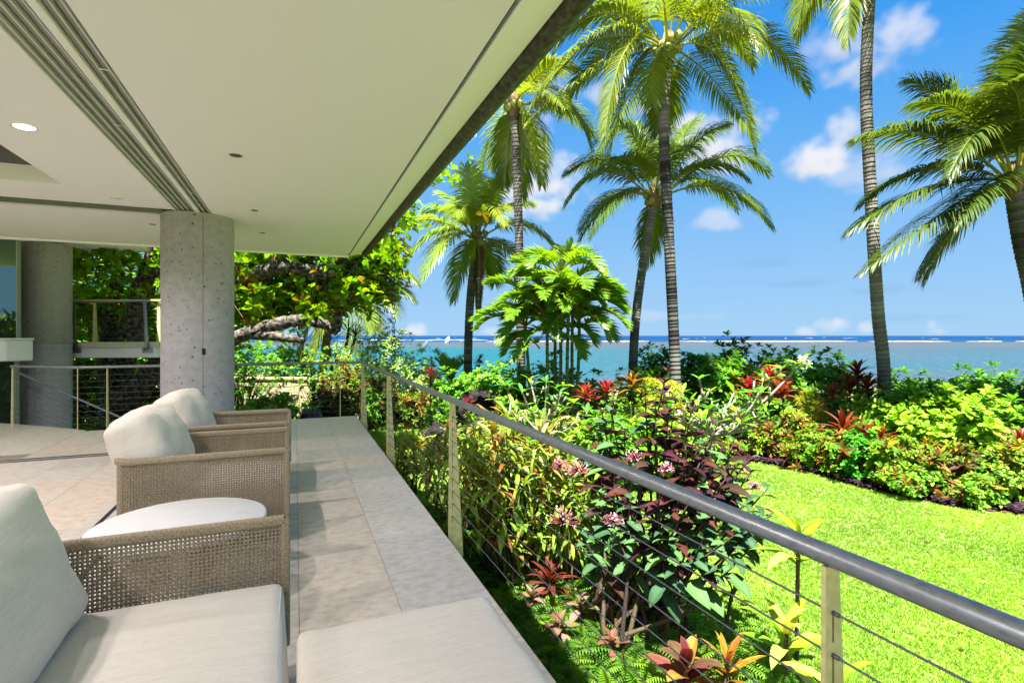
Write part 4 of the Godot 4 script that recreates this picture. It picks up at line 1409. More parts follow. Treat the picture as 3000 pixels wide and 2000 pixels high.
func make_clump() -> void:
	R.seed = 210
	var o := thing("clump_palm", "bright green clump palm of many ringed canes in the middle of the garden", "palm tree", B(1640, CZ))
	var g0 := Color(0.29, 0.42, 0.02)
	var g1 := Color(0.12, 0.28, 0.02)
	var k := CZ / F
	for q in [[1540, 955, 1560, 0.2], [1605, 935, 1610, -0.3], [1625, 890, 1632, 0.3], [1640, 800, 1640, 0.0], [1668, 880, 1660, -0.4], [1680, 900, 1676, 0.4], [1695, 925, 1690, -0.1]]:
		var top := P(q[0], q[1], CZ + q[3]) - o.position
		var foot := B(q[2], CZ + q[3] * 0.6) - o.position
		var m := MB.new()
		var pts := PackedVector3Array()
		var rad := PackedFloat32Array()
		var cs := PackedColorArray()
		var n := 16
		for j in n:
			for e in [[0.0, 1.18, 0.5], [0.12, 1.0, 1.0], [0.9, 0.96, 1.0]]:
				var t: float = (j + e[0]) / n
				pts.append(foot.lerp(top, t) + Vector3(sin(t * 3.0 + q[0]) * 0.03, 0, 0))
				rad.append(lerpf(0.05, 0.04, t) * e[1])
				cs.append(Color(0.24, 0.24, 0.12).lerp(Color(0.16, 0.25, 0.05), t) * e[2])
		m.tube(pts, rad, 9, cs)
		part(o, "cane", m.mesh(), M.bark)
		var nf := 8
		for j in nf:
			var a := TAU * j / nf + rr(-0.35, 0.35)
			var e := rr(0.25, 1.2)
			var L := rr(1.35, 1.9)
			var h := Vector3(sin(a), 0, cos(a))
			var b1 := top + (h * cos(e) + Vector3.UP * sin(e)) * L * 0.6 + Vector3.UP * 0.15
			var b2 := top + h * L * (0.55 + 0.35 * cos(e)) + Vector3.UP * L * (sin(e) * 0.75 - 0.42)
			frond(o, top, b1, b2, 0.5, 26, g0 * rr(0.85, 1.1), g1, 0.16, 0.075, 0.45, Color(0.34, 0.2, 0.06), 0.22)
	# the leading fronds that shape its outline
	for q in [[1632, 850, 1650, 780, 1680, 707, 0.0], [1600, 850, 1540, 800, 1500, 812, 0.3], [1590, 900, 1490, 800, 1425, 835, 0.1], [1580, 930, 1470, 880, 1388, 940, 0.3], [1660, 850, 1720, 770, 1768, 800, 0.2], [1670, 880, 1760, 820, 1832, 858, 0.3], [1680, 900, 1770, 850, 1833, 918, 0.5], [1680, 920, 1750, 880, 1780, 1000, 0.4], [1620, 870, 1560, 760, 1500, 770, -0.4], [1650, 860, 1640, 790, 1610, 880, 1.0], [1640, 880, 1650, 830, 1655, 910, 1.3], [1560, 930, 1510, 930, 1470, 1010, 0.6], [1560, 1000, 1520, 950, 1480, 1040, 0.4], [1620, 1000, 1580, 930, 1540, 1010, 0.6], [1660, 980, 1700, 920, 1740, 1010, 0.5], [1690, 960, 1760, 910, 1800, 1000, -0.3], [1600, 960, 1560, 890, 1500, 960, -0.5], [1650, 960, 1650, 880, 1600, 980, 1.0], [1680, 960, 1720, 890, 1765, 960, 0.9], [1640, 1010, 1680, 950, 1705, 1050, 0.9], [1580, 1020, 1550, 970, 1515, 1060, 0.8], [1610, 900, 1560, 830, 1520, 880, 0.8], [1670, 900, 1720, 830, 1760, 880, 0.7]]:
		var w: float = q[6]
		frond(o, P(q[0], q[1], CZ) - o.position, P(q[2], q[3], CZ - w * 0.6) - o.position, P(q[4], q[5], CZ - w) - o.position, 0.52, 28, g0, g1, 0.14, 0.08, 0.5, Color(0.34, 0.2, 0.06), 0.2)

# ---------- the big shade tree on the left ----------
func limb(o: Node3D, nm: String, list: Array) -> void:
	# [px, py, z, radius]
	var cv := Curve3D.new()
	var rs := []
	var pp := []
	for q in list: pp.append(P(q[0], q[1], q[2]) - o.position)
	for k in list.size():
		var a: Vector3 = pp[maxi(k - 1, 0)]
		var b: Vector3 = pp[mini(k + 1, list.size() - 1)]
		cv.add_point(pp[k], -(b - a) / 6.0, (b - a) / 6.0)
	var pts := PackedVector3Array()
	var rad := PackedFloat32Array()
	for k in list.size() - 1:
		for j in 8:
			var t := j / 8.0
			pts.append(cv.sample(k, t))
			rad.append(lerpf(list[k][3], list[k + 1][3], t) * rr(0.90, 1.10))
	pts.append(pp[-1])
	rad.append(list[-1][3])
	var m := MB.new()
	m.tube(pts, rad, 14)
	part(o, nm, m.mesh(), M.lichen_bark)

func make_big_tree() -> void:
	R.seed = 300
	var o := thing("shade_tree", "old spreading shade tree with lichen-grey limbs and large round leaves, left of the terrace", "tree", B(345, 14.5))
	limb(o, "trunk", [[335, 1300, 14.4, 0.5], [340, 1200, 14.4, 0.36], [350, 1100, 14.4, 0.33], [385, 960, 14.3, 0.29], [425, 830, 14.1, 0.25], [470, 700, 13.8, 0.22], [540, 560, 13.4, 0.16]])
	limb(o, "limb", [[345, 1190, 14.2, 0.40], [400, 1150, 13.9, 0.3], [455, 1080, 13.6, 0.28], [560, 1020, 13.2, 0.26], [640, 1005, 13.0, 0.23], [700, 985, 12.9, 0.17], [790, 955, 12.8, 0.16], [880, 938, 12.8, 0.145], [950, 950, 12.9, 0.12], [990, 975, 13.0, 0.10]])
	limb(o, "limb", [[460, 770, 13.9, 0.26], [560, 850, 13.4, 0.24], [640, 850, 13.1, 0.22], [700, 828, 13.0, 0.2], [770, 800, 12.9, 0.2], [830, 780, 12.8, 0.2], [930, 795, 12.8, 0.165], [1000, 770, 12.8, 0.13], [1060, 750, 12.8, 0.1], [1110, 720, 12.8, 0.05]])
	limb(o, "limb", [[830, 785, 12.8, 0.15], [850, 750, 12.8, 0.11], [880, 700, 12.8, 0.09], [940, 600, 12.8, 0.06]])
	limb(o, "limb", [[910, 808, 12.8, 0.12], [970, 805, 12.7, 0.1], [1030, 800, 12.7, 0.075], [1045, 760, 12.7, 0.05]])
	limb(o, "limb", [[985, 970, 12.95, 0.1], [992, 935, 12.95, 0.09], [990, 915, 12.95, 0.07], [1025, 880, 12.9, 0.055], [1020, 830, 12.9, 0.04]])
	limb(o, "limb", [[720, 980, 12.9, 0.12], [800, 985, 12.7, 0.11], [890, 998, 12.6, 0.075]])
	limb(o, "limb", [[330, 1150, 14.5, 0.3], [310, 1040, 14.8, 0.2], [345, 800, 15.2, 0.16], [330, 690, 15.4, 0.1]])
	limb(o, "limb", [[950, 890, 12.9, 0.05], [955, 850, 12.9, 0.05], [945, 790, 12.8, 0.045]])
	var g := [Color(0.26, 0.44, 0.02), Color(0.34, 0.52, 0.02), Color(0.16, 0.34, 0.025), Color(0.42, 0.52, 0.02)]
	var ms := []
	for k in 6: ms.append(rosette(7, 0.24, 0.13, 1.5, 0.75, g, 1.1))
	ms.append(rosette(6, 0.24, 0.13, 1.5, 0.75, [Color(0.45, 0.42, 0.02), Color(0.40, 0.20, 0.02), Color(0.3, 0.42, 0.02)], 1.1))
	var xfs := []
	# leafy masses: px, py, z, half sizes
	for q in [[760, 730, 13.6, 1.4, 0.7, 1.2, 170], [900, 700, 13.4, 1.4, 0.6, 1.0, 150], [1030, 720, 13.0, 1.0, 0.6, 0.8, 120], [1110, 760, 12.9, 0.55, 0.7, 0.5, 75], [1090, 850, 13.0, 0.5, 0.35, 0.5, 45], [760, 870, 13.8, 1.3, 0.55, 1.0, 190], [900, 870, 13.6, 1.2, 0.5, 0.8, 150], [1010, 840, 13.2, 0.6, 0.5, 0.6, 60], [960, 900, 13.2, 0.5, 0.3, 0.4, 34], [740, 930, 13.8, 1.1, 0.3, 0.8, 70], [260, 800, 14.8, 1.5, 1.2, 1.5, 170], [330, 740, 13.6, 1.2, 0.8, 0.8, 70], [260, 920, 15.4, 1.5, 0.8, 1.0, 120], [420, 960, 15.8, 1.0, 1.6, 0.8, 110], [560, 780, 14.6, 1.6, 1.4, 1.2, 120], [640, 560, 13.8, 2.6, 0.9, 2.0, 70], [1000, 590, 13.6, 2.2, 0.8, 1.6, 70], [300, 540, 14.5, 3.0, 1.0, 2.2, 50], [1120, 630, 13.0, 0.6, 0.5, 0.5, 20], [1270, 500, 13.2, 0.6, 0.6, 0.6, 8], [1160, 630, 13.1, 0.35, 0.4, 0.4, 10]]:
		for k in int(q[6] * 2.0):
			var d := Vector3(R.randfn(0, 0.55), R.randfn(0, 0.5), R.randfn(0, 0.55))
			var p: Vector3 = P(q[0], q[1], q[2]) + Rt * d.x * q[3] + Vector3.UP * d.y * q[4] + Fw * d.z * q[5] - o.position
			xfs.append(upright(p, Vector3(d.x * 0.8 + rr(-0.4, 0.4), 0.9, d.z * 0.8 + rr(-0.4, 0.4)), rr(0.75, 1.2)))
	foliage(o, "leaf_cluster", xfs, ms, M.leaf_glossy, 300)
	# reddish twigs through the crown
	var tw := MB.new()
	for k in 260:
		var t: Transform3D = xfs[R.randi_range(0, xfs.size() - 1)]
		var d := Vector3(rr(-1, 1), rr(-0.9, 0.1), rr(-1, 1)).normalized()
		tw.tube(PackedVector3Array([t.origin + d * rr(0.4, 0.8), t.origin + d * 0.3 + Vector3.UP * 0.05, t.origin]), PackedFloat32Array([0.011, 0.008, 0.005]), 4, Color(0.17, 0.10, 0.05), false)
	tag(part(o, "twigs", tw.mesh(), M.bark), "", "", "", "stuff")

# ---------- beds, lawn ----------
const EDGE := [[-30.0, 22.0], [-11.8, 20.2], [-6.0, 20.5], [-3.8, 19.0], [-2.05, 15.8], [0.0, 13.4], [3.4, 13.0], [5.95, 12.6], [6.74, 11.4], [7.0, 10.5], [7.8, 9.35], [8.65, 8.9], [10.6, 8.6], [16.0, 8.1]]

func edge_z(cx: float) -> float:
	for k in EDGE.size() - 1:
		if cx <= EDGE[k + 1][0]:
			return lerpf(EDGE[k][1], EDGE[k + 1][1], clampf((cx - EDGE[k][0]) / (EDGE[k + 1][0] - EDGE[k][0]), 0, 1))
	return 8.1

func make_beds() -> void:
	var poly := PackedVector2Array()
	for q in EDGE:
		var p: Vector3 = Fw * q[1] + Rt * q[0]
		poly.append(Vector2(p.x, p.z))
	for q in [[20.0, 22.0], [6.0, 23.0], [-6.0, 24.0], [-30.0, 26.0]]:
		var p: Vector3 = Fw * q[1] + Rt * q[0]
		poly.append(Vector2(p.x, p.z))
	struct("garden_bed", prism(poly, GY - 0.3, GY + 0.03), M.mulch)
	struct("garden_bed", prism(PackedVector2Array([Vector2(0.86, -9.6), Vector2(2.2, -9.3), Vector2(3.3, -8.0), Vector2(3.75, -6.0), Vector2(3.7, -4.0), Vector2(3.5, -2.0), Vector2(3.4, 3.0), Vector2(0.86, 3.0)]), GY - 0.3, GY + 0.03), M.mulch)
	# lawn: short blades in tufts
	R.seed = 400
	var ms := []
	for v in 4:
		var m := MB.new()
		for k in 9:
			var h := rr(0.025, 0.055)
			var c := Color(0.24, 0.45, 0.05).lerp(Color(0.42, 0.49, 0.12), R.randf() * R.randf()) * rr(0.75, 1.2)
			var p := Vector3(rr(-0.03, 0.03), -0.004, rr(-0.03, 0.03))
			var a := R.randf() * TAU
			var s := Vector3(cos(a), 0, sin(a)) * 0.0035
			var ln := Vector3(rr(-0.03, 0.03), h, rr(-0.03, 0.03))
			var o := m.v.size()
			for e in [p - s, p + s, p + ln * 0.6 + s, p + ln * 0.6 - s, p + ln + Vector3(0, -0.004, 0)]:
				m.v.append(e)
				m.c.append(c)
			m.quad(o, o + 1, o + 2, o + 3)
			m.i.append(o + 3); m.i.append(o + 2); m.i.append(o + 4)
		ms.append(m.mesh())
	var lists := [[], [], [], []]
	var cols := [[], [], [], []]
	var nz := FastNoiseLite.new()
	nz.frequency = 0.35
	nz.fractal_octaves = 4
	var n := 0
	while n < 150000:
		var cz := 3.2 + 18.5 * pow(R.randf(), 1.35)
		var cx := rr(-0.7, 1.06) * cz
		n += 1
		if cx < -0.42 * cz and cz < 14.0: continue
		if cz > edge_z(cx) - 0.02: continue
		var p := Fw * cz + Rt * cx
		if p.x < 1.0 and p.z > -10.6: continue
		var nb := nz.get_noise_2d(p.x, p.z)
		if p.z > -9.4 and p.x < 3.7 + nb * 0.5: continue
		var g := 1.0 + nb * 0.35
		var v := R.randi_range(0, 3)
		var s := rr(0.8, 1.25) * (1.0 + maxf(0.0, cz - 9.0) * 0.05)
		lists[v].append(Transform3D(Basis(Vector3.UP, R.randf() * TAU).scaled(Vector3(s, s * 0.9, s)), Vector3(p.x, GY, p.z)))
		cols[v].append(Color(g * (1.0 + maxf(0, nb) * 0.25), g, g))
	var o := thing("lawn_grass", "close-mown sunlit lawn grass curving along the flower bed", "grass")
	o.set_meta("kind", "stuff")
	for v in 4: many(o, "grass_blades", ms[v], M.grass_blade, lists[v], cols[v])
	var dl := []
	for v in 2:
		var dm := MB.new()
		var dc := [Color(0.20, 0.11, 0.05), Color(0.30, 0.22, 0.06)][v] as Color
		add_blade(dm, blade(0.11, 0.05, 1.0, 0.7, 0.3, 0.2, 0.9, 5, dc, dc * 0.8), Transform3D())
		var lx := []
		for k in 22:
			var fx := rr(-0.15, 0.95)
			var fz := rr(5.0, 11.5)
			if fz > edge_z(fx * fz) - 0.2: continue
			var fp := Fw * fz + Rt * fx * fz
			if fp.x < 3.9: continue
			lx.append(Transform3D(Basis(Vector3.UP, R.randf() * TAU).scaled(Vector3.ONE * rr(0.6, 1.2)), Vector3(fp.x, GY + 0.035, fp.z)))
		dl.append([dm.mesh(), lx])
	var fo := thing("fallen_leaves", "few brown fallen leaves scattered on the lawn", "leaves")
	fo.set_meta("kind", "stuff")
	for q in dl: many(fo, "leaves", q[0], M.leaf_soft, q[1])
	# purple ground cover along the bed edge
	var pm := []
	for v in 3:
		var m := MB.new()
		for k in 7:
			var a := R.randf() * TAU
			var c := Color(0.075, 0.035, 0.055) * rr(0.5, 1.7)
			add_blade(m, blade(0.075, 0.06, 0.8, 0.6, 0.2, 0.3, 0.8, 3, c, c * 1.2), grow(Vector3(rr(-0.05, 0.05), rr(0.02, 0.07), rr(-0.05, 0.05)), Vector3(cos(a), rr(0.0, 0.6), sin(a))))
		pm.append(m.mesh())
	var px := [[], [], []]
	for k in 3200:
		var cx := rr(3.0, 11.0)
		if nz.get_noise_1d(cx * 5.0) < -0.12: continue
		var cz := edge_z(cx) + 0.05 + absf(R.randfn(0, 0.3)) + 0.1 * nz.get_noise_1d(cx * 9.0 + 50.0)
		var p := Fw * cz + Rt * cx
		var s := rr(0.7, 1.3)
		px[k % 3].append(Transform3D(Basis(Vector3.UP, R.randf() * TAU).scaled(Vector3.ONE * s), Vector3(p.x, GY + 0.03, p.z)))
	var po := thing("purple_ground_cover", "low dark purple ground cover along the curved bed edge", "ground cover")
	po.set_meta("kind", "stuff")
	for v in 3: many(po, "leaves", pm[v], M.leaf_soft, px[v])

func make_ferns() -> void:
	R.seed = 420
	var ms := []
	for v in 4:
		var m := MB.new()
		var l := rr(0.36, 0.5)
		var c := [Color(0.26, 0.44, 0.03), Color(0.18, 0.36, 0.03), Color(0.32, 0.46, 0.04), Color(0.14, 0.28, 0.03)][v] as Color
		var y := 0.0
		var z := 0.0
		for k in 22:
			var t := k / 21.0
			var ph := 1.1 - 1.5 * t
			z += cos(ph) * l / 22
			y += sin(ph) * l / 22
			var w := 0.065 * pow(sin(PI * (0.12 + 0.86 * t)), 0.7)
			for s in [-1.0, 1.0]:
				var o := m.v.size()
				for e in [Vector3(0, y, z - 0.007), Vector3(s * w, y - 0.012, z + 0.006), Vector3(0, y, z + 0.009)]:
					m.v.append(e)
					m.c.append(c * rr(0.85, 1.15))
				m.i.append(o); m.i.append(o + 1); m.i.append(o + 2)
		ms.append(m.mesh())
	var ls := [[], [], [], []]
	for k in 1500:
		var x := rr(1.35, 4.1)
		var z := rr(-9.0, -1.0)
		if x > 3.3 and R.randf() < (x - 3.3) * 1.3: continue
		var a0 := R.randf() * TAU
		for j in R.randi_range(4, 7):
			ls[R.randi_range(0, 3)].append(Transform3D(Basis(Vector3.UP, a0 + j * 1.05 + rr(-0.3, 0.3)) * Basis(Vector3.RIGHT, rr(-0.35, 0.5)).scaled(Vector3.ONE * rr(0.75, 1.4)), Vector3(x + rr(-0.04, 0.04), GY + 0.02, z + rr(-0.04, 0.04))))
	var o := thing("fern_bed", "bright green sword ferns filling the bed below the terrace", "ferns")
	o.set_meta("kind", "stuff")
	for v in 4: many(o, "fronds", ms[v], M.leaf_soft, ls[v])

# ---------- the shrubs ----------
func make_hedges() -> void:
	R.seed = 500
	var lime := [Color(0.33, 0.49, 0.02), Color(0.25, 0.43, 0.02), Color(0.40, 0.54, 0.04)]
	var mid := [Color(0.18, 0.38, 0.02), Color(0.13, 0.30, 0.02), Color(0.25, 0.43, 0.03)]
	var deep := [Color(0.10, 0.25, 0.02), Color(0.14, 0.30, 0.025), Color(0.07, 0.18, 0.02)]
	var gold := [Color(0.34, 0.45, 0.02), Color(0.22, 0.38, 0.02), Color(0.42, 0.48, 0.05), Color(0.16, 0.30, 0.02)]
	var flame := [Color(0.5, 0.18, 0.02), Color(0.36, 0.08, 0.02), Color(0.54, 0.38, 0.02), Color(0.16, 0.24, 0.02), Color(0.18, 0.05, 0.02), Color(0.24, 0.34, 0.02)]
	var dusk := [Color(0.14, 0.05, 0.03), Color(0.10, 0.14, 0.03), Color(0.22, 0.08, 0.02), Color(0.08, 0.10, 0.02)]
	var silver := [Color(0.38, 0.48, 0.12), Color(0.30, 0.42, 0.07), Color(0.42, 0.48, 0.10)]
	var set_of := func(nl: int, l: float, w: float, a: float, b: float, c: Array, op: float) -> Array:
		var out := []
		for k in 5: out.append(rosette(nl, l, w, a, b, c, op))
		return out
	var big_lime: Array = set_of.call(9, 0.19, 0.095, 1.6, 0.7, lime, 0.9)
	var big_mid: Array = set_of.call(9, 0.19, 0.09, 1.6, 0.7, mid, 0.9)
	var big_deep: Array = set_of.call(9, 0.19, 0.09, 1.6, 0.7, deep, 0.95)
	var small_gold: Array = set_of.call(9, 0.10, 0.055, 0.9, 0.8, gold, 1.1)
	var small_mid: Array = set_of.call(9, 0.10, 0.055, 0.9, 0.8, mid, 1.1)
	var glossy: Array = set_of.call(9, 0.11, 0.07, 1.0, 0.7, [Color(0.08, 0.30, 0.02), Color(0.12, 0.40, 0.03)], 1.1)
	var croton: Array = set_of.call(10, 0.20, 0.05, 0.9, 0.8, flame, 1.0) + set_of.call(9, 0.16, 0.05, 0.9, 0.8, gold, 1.1)
	var dark_cr: Array = set_of.call(10, 0.20, 0.06, 0.9, 0.8, dusk, 1.0)
	var grey_g: Array = set_of.call(9, 0.17, 0.06, 1.3, 0.8, silver, 1.0)
	var bark := Color(0.16, 0.12, 0.07)
	# [label, bearing, distance, half width m, half depth m, height m, clusters, meshes, material, s0, s1]
	var back := "naupaka hedge between the garden and the sea"
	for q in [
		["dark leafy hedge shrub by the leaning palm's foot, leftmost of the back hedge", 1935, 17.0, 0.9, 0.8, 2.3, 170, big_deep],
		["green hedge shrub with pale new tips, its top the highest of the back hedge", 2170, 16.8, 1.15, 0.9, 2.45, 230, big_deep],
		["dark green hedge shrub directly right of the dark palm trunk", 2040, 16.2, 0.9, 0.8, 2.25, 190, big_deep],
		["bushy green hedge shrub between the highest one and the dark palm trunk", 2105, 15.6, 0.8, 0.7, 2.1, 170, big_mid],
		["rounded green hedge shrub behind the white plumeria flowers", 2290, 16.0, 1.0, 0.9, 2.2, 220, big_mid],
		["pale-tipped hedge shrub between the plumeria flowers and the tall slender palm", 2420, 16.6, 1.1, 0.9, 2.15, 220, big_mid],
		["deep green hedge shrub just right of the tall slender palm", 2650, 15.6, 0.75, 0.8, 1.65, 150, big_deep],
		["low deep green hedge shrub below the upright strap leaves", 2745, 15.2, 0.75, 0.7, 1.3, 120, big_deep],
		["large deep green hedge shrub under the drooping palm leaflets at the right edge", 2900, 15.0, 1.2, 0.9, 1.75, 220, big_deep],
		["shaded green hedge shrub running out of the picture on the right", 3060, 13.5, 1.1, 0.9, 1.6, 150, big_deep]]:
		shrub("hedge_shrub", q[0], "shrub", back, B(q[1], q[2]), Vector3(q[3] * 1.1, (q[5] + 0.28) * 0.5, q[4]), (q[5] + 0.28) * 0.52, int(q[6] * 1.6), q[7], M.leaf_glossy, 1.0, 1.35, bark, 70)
	for q in [
		["bright lime hedge shrub left of the broad light hedge, beside the single bronze cordylines", 2590, 12.6, 0.85, 0.8, 1.6, 190, big_lime],
		["broad bright lime hedge shrub in full sun on the right", 2720, 12.0, 1.05, 0.9, 1.7, 240, big_lime],
		["lime hedge shrub with large pale leaves next to the right edge", 2870, 11.7, 1.1, 0.9, 1.6, 240, big_lime],
		["mid green hedge shrub cut by the right edge of the picture", 3010, 11.2, 0.9, 0.9, 1.4, 170, big_mid],
		["sunlit hedge shrub with white spider lilies behind the lime hedge", 2830, 13.6, 1.3, 0.8, 1.75, 190, big_mid]]:
		shrub("light_hedge_shrub", q[0], "shrub", "light green hedge in the right bed", B(q[1], q[2]), Vector3(q[3] * 1.1, q[5] * 0.52, q[4]), q[5] * 0.54, int(q[6] * 1.5), q[7], M.leaf_glossy, 1.0, 1.4, bark, 90)
	for q in [
		["yellow-green border shrub in the front row, half hidden by the dark-leaved bush", 2020, 13.2, 0.9, 0.5, 1.0, 170, small_gold],
		["feathery green border shrub behind the purple edging", 2140, 13.4, 0.8, 0.5, 1.25, 180, small_mid],
		["orange and yellow croton at the left end of the front border row", 2255, 13.1, 0.5, 0.4, 1.0, 90, croton],
		["rusty orange croton below the yellow feather shrub", 2350, 12.9, 0.65, 0.45, 1.15, 120, croton],
		["green border shrub with fine leaves beneath the rusty croton", 2400, 12.1, 0.65, 0.45, 0.95, 150, small_gold],
		["mixed green border shrub under the single bronze cordylines", 2470, 11.5, 0.55, 0.45, 1.05, 150, small_mid],
		["glossy deep green round border shrub between yellow ones", 2530, 11.0, 0.45, 0.4, 1.15, 140, glossy],
		["yellow-green clipped border shrub right of the glossy green one", 2630, 10.6, 0.65, 0.45, 1.05, 200, small_gold],
		["red and orange croton in the middle of the yellow-green border", 2765, 10.2, 0.6, 0.42, 1.0, 120, croton],
		["dark bronze croton beside the red and orange one", 2850, 10.0, 0.5, 0.4, 0.95, 110, dark_cr],
		["yellow-green border shrub at the right edge of the picture", 2960, 9.8, 0.65, 0.45, 1.05, 200, small_gold],
		["low green border shrub in front of the dark bronze croton", 2880, 9.45, 0.5, 0.3, 0.6, 120, small_mid],
		["low green border shrub trailing over the bed edge", 2690, 9.95, 0.5, 0.3, 0.6, 110, small_mid]]:
		var extra: Array = [small_gold[R.randi_range(0, 4)], small_gold[R.randi_range(0, 4)], croton[R.randi_range(0, 4)]]
		shrub("border_shrub", q[0], "shrub", "front row of the right flower bed", B(q[1], q[2]), Vector3(q[3] * 1.2, q[5] * 0.5, q[4] * 1.1), q[5] * 0.46, int(q[6] * 1.45), q[7] + extra, M.leaf_glossy, 0.85, 1.35, bark, 70)
	for q in [
		["large loose grey-green shrub with pale bare twigs beyond the far terrace corner", 1110, 19.5, 1.75, 1.3, 3.2, 520, grey_g],
		["grey-green shrub running down from the large loose one to the green bushes", 1240, 18.8, 0.9, 0.9, 2.2, 240, grey_g],
		["bright green shrub left of the ringed palm trunk in the middle distance", 1345, 17.5, 1.0, 0.8, 1.85, 220, big_mid],
		["green shrub with narrow leaves at the foot of the clump palm", 1450, 16.5, 1.0, 0.8, 2.0, 200, big_mid],
		["copper-leaved shrub against the trunk of the shorter palm", 1392, 18.0, 0.5, 0.5, 2.2, 70, dark_cr],
		["green shrub filling the gap behind the clump palm canes", 1600, 16.0, 1.3, 0.8, 2.15, 240, big_mid],
		["green shrub between the clump palm and the red cordylines", 1720, 15.0, 0.9, 0.8, 1.9, 180, big_mid],
		["light green shrub behind the yellow feather shrub", 1870, 15.5, 0.8, 0.7, 1.95, 150, big_lime],
		["russet croton by the rail corner, against the wall", 1015, 17.6, 0.75, 0.6, 2.3, 190, croton],
		["dark croton hedge plant right of the black jar", 975, 16.5, 0.8, 0.5, 1.35, 200, dark_cr],
		["dark bronze croton behind the corner post", 1120, 18.0, 0.9, 0.6, 1.5, 190, dark_cr],
		["mid green shrub on the rail side of the dark bronze croton", 1080, 17.0, 0.6, 0.5, 1.25, 130, small_mid],
		["reddish croton at the end of the shaded lawn", 1215, 17.4, 0.7, 0.6, 1.25, 140, croton],
		["green and red croton near the boulders", 1290, 15.6, 0.6, 0.5, 1.0, 130, small_mid],
		["light green rounded shrub in front of the garden wall", 785, 15.6, 0.85, 0.6, 1.15, 200, big_lime],
		["trailing vine shrub covering the left part of the garden wall", 710, 17.6, 1.5, 0.5, 2.6, 320, small_mid],
		["young green vine over the top of the garden wall", 930, 18.2, 0.9, 0.5, 2.5, 190, small_gold],
		["leafy sapling behind the garden wall under the low tree limb", 830, 20.2, 1.2, 0.6, 3.0, 240, big_mid],
		["dense green shrub glimpsed past the pale column, left of the tree trunk", 240, 16.5, 1.6, 0.9, 2.8, 300, big_mid],
		["green shrub behind the tree trunk and stair railing", 440, 17.5, 1.8, 0.9, 2.2, 300, big_mid],
		["orange-leaved shrub glowing under the balcony by the tree", 450, 15.6, 0.7, 0.5, 2.3, 80, croton],
		["orange-leaved shrub beside the balcony bracket", 215, 15.8, 0.6, 0.5, 3.0, 90, croton],
		["dark red-leaved ground shrub at the foot of the tree", 420, 13.0, 1.3, 0.5, 0.75, 190, dark_cr],
		["low green shrub beside the foot of the stairs", 265, 13.2, 0.9, 0.5, 0.95, 160, small_mid],
		["yellow-green low shrub behind the plumeria branches", 1560, 12.9, 1.0, 0.5, 1.15, 200, small_gold],
		["orange-tipped low shrub behind the near croton bush", 1690, 12.6, 0.9, 0.5, 1.0, 170, croton],
		["yellow-green low shrub under the red cordylines", 1830, 13.3, 0.9, 0.5, 1.3, 190, small_gold],
		["green shrub between the plumeria stem and the big croton bush", 1560, 10.6, 0.8, 0.6, 1.3, 190, big_mid],
		["yellow-green shrub left of the purple-leaved bush, below the red cordylines", 1660, 10.2, 0.8, 0.6, 1.25, 190, small_gold],
		["green shrub behind the top of the purple-leaved bush", 1790, 10.4, 0.9, 0.6, 1.35, 200, big_mid],
		["lime shrub behind the right side of the purple-leaved bush", 1930, 11.2, 0.9, 0.6, 1.35, 200, big_lime],
		["green shrub under the plumeria with white flowers", 2060, 11.6, 0.8, 0.6, 1.25, 180, small_mid],
		["green low shrub to the right of the boulders", 1420, 14.0, 0.8, 0.5, 1.0, 170, small_mid]]:
		shrub("garden_shrub", q[0], "shrub", "mixed planting around the lawn", B(q[1], q[2]), Vector3(q[3], q[5] * 0.52, q[4]), q[5] * 0.52, q[6], q[7], M.leaf_soft, 0.95, 1.4, bark if q[7] != grey_g else Color(0.5, 0.45, 0.36), 60)
	# distant greenery behind the tree and wall
	var far_m: Array = set_of.call(9, 0.34, 0.17, 1.3, 0.7, mid, 1.1)
	for q in [["tall shadowy thicket seen behind the tree through the balcony rail", 180, 20.0, 2.4, 1.2, 6.0, 340, far_m], ["green thicket behind the tree between the two columns", 420, 21.5, 2.6, 1.2, 5.4, 340, far_m], ["sunlit thicket behind the big concrete column", 620, 22.5, 2.4, 1.2, 3.6, 260, far_m]]:
		shrub("thicket", q[0], "bush", "thicket behind the tree", B(q[1], q[2]), Vector3(q[3], q[5] * 0.52, q[4]), q[5] * 0.52, q[6], q[7], M.leaf_soft, 0.9, 1.3, bark, 80)
	# tall golden grasses left of the house, met only in the window's reflection
	var gm := []
	for v in 3:
		var m := MB.new()
		for k in 16:
			var a := R.randf() * TAU
			var c := [Color(0.42, 0.40, 0.05), Color(0.30, 0.36, 0.04), Color(0.20, 0.32, 0.03)][k % 3] as Color
			add_blade(m, blade(rr(0.5, 0.9), 0.05, 0.8, 0.6, 0.2, 0.1, 1.3, 4, c * 0.8, c), grow(Vector3.ZERO, Vector3(cos(a) * 0.5, rr(0.5, 1.2), sin(a) * 0.5)))
		gm.append(m.mesh())
	for q in [["clump of tall golden grass beside the window wall, nearest the house", -11.0, -13.9, 1.2], ["clump of tall golden grass beyond the nearest one at the window wall", -13.5, -14.6, 1.5], ["broad clump of tall golden grass farthest from the window wall", -15.5, -12.9, 1.7]]:
		shrub("golden_grass", q[0], "grass clump", "golden grass clumps by the window wall", Vector3(q[1], GY, q[2]), Vector3(q[3], 1.7, q[3]), 1.8, 130, gm, M.leaf_soft, 0.9, 1.3, bark, 40)
	# yellow feather shrubs
	var fm := []
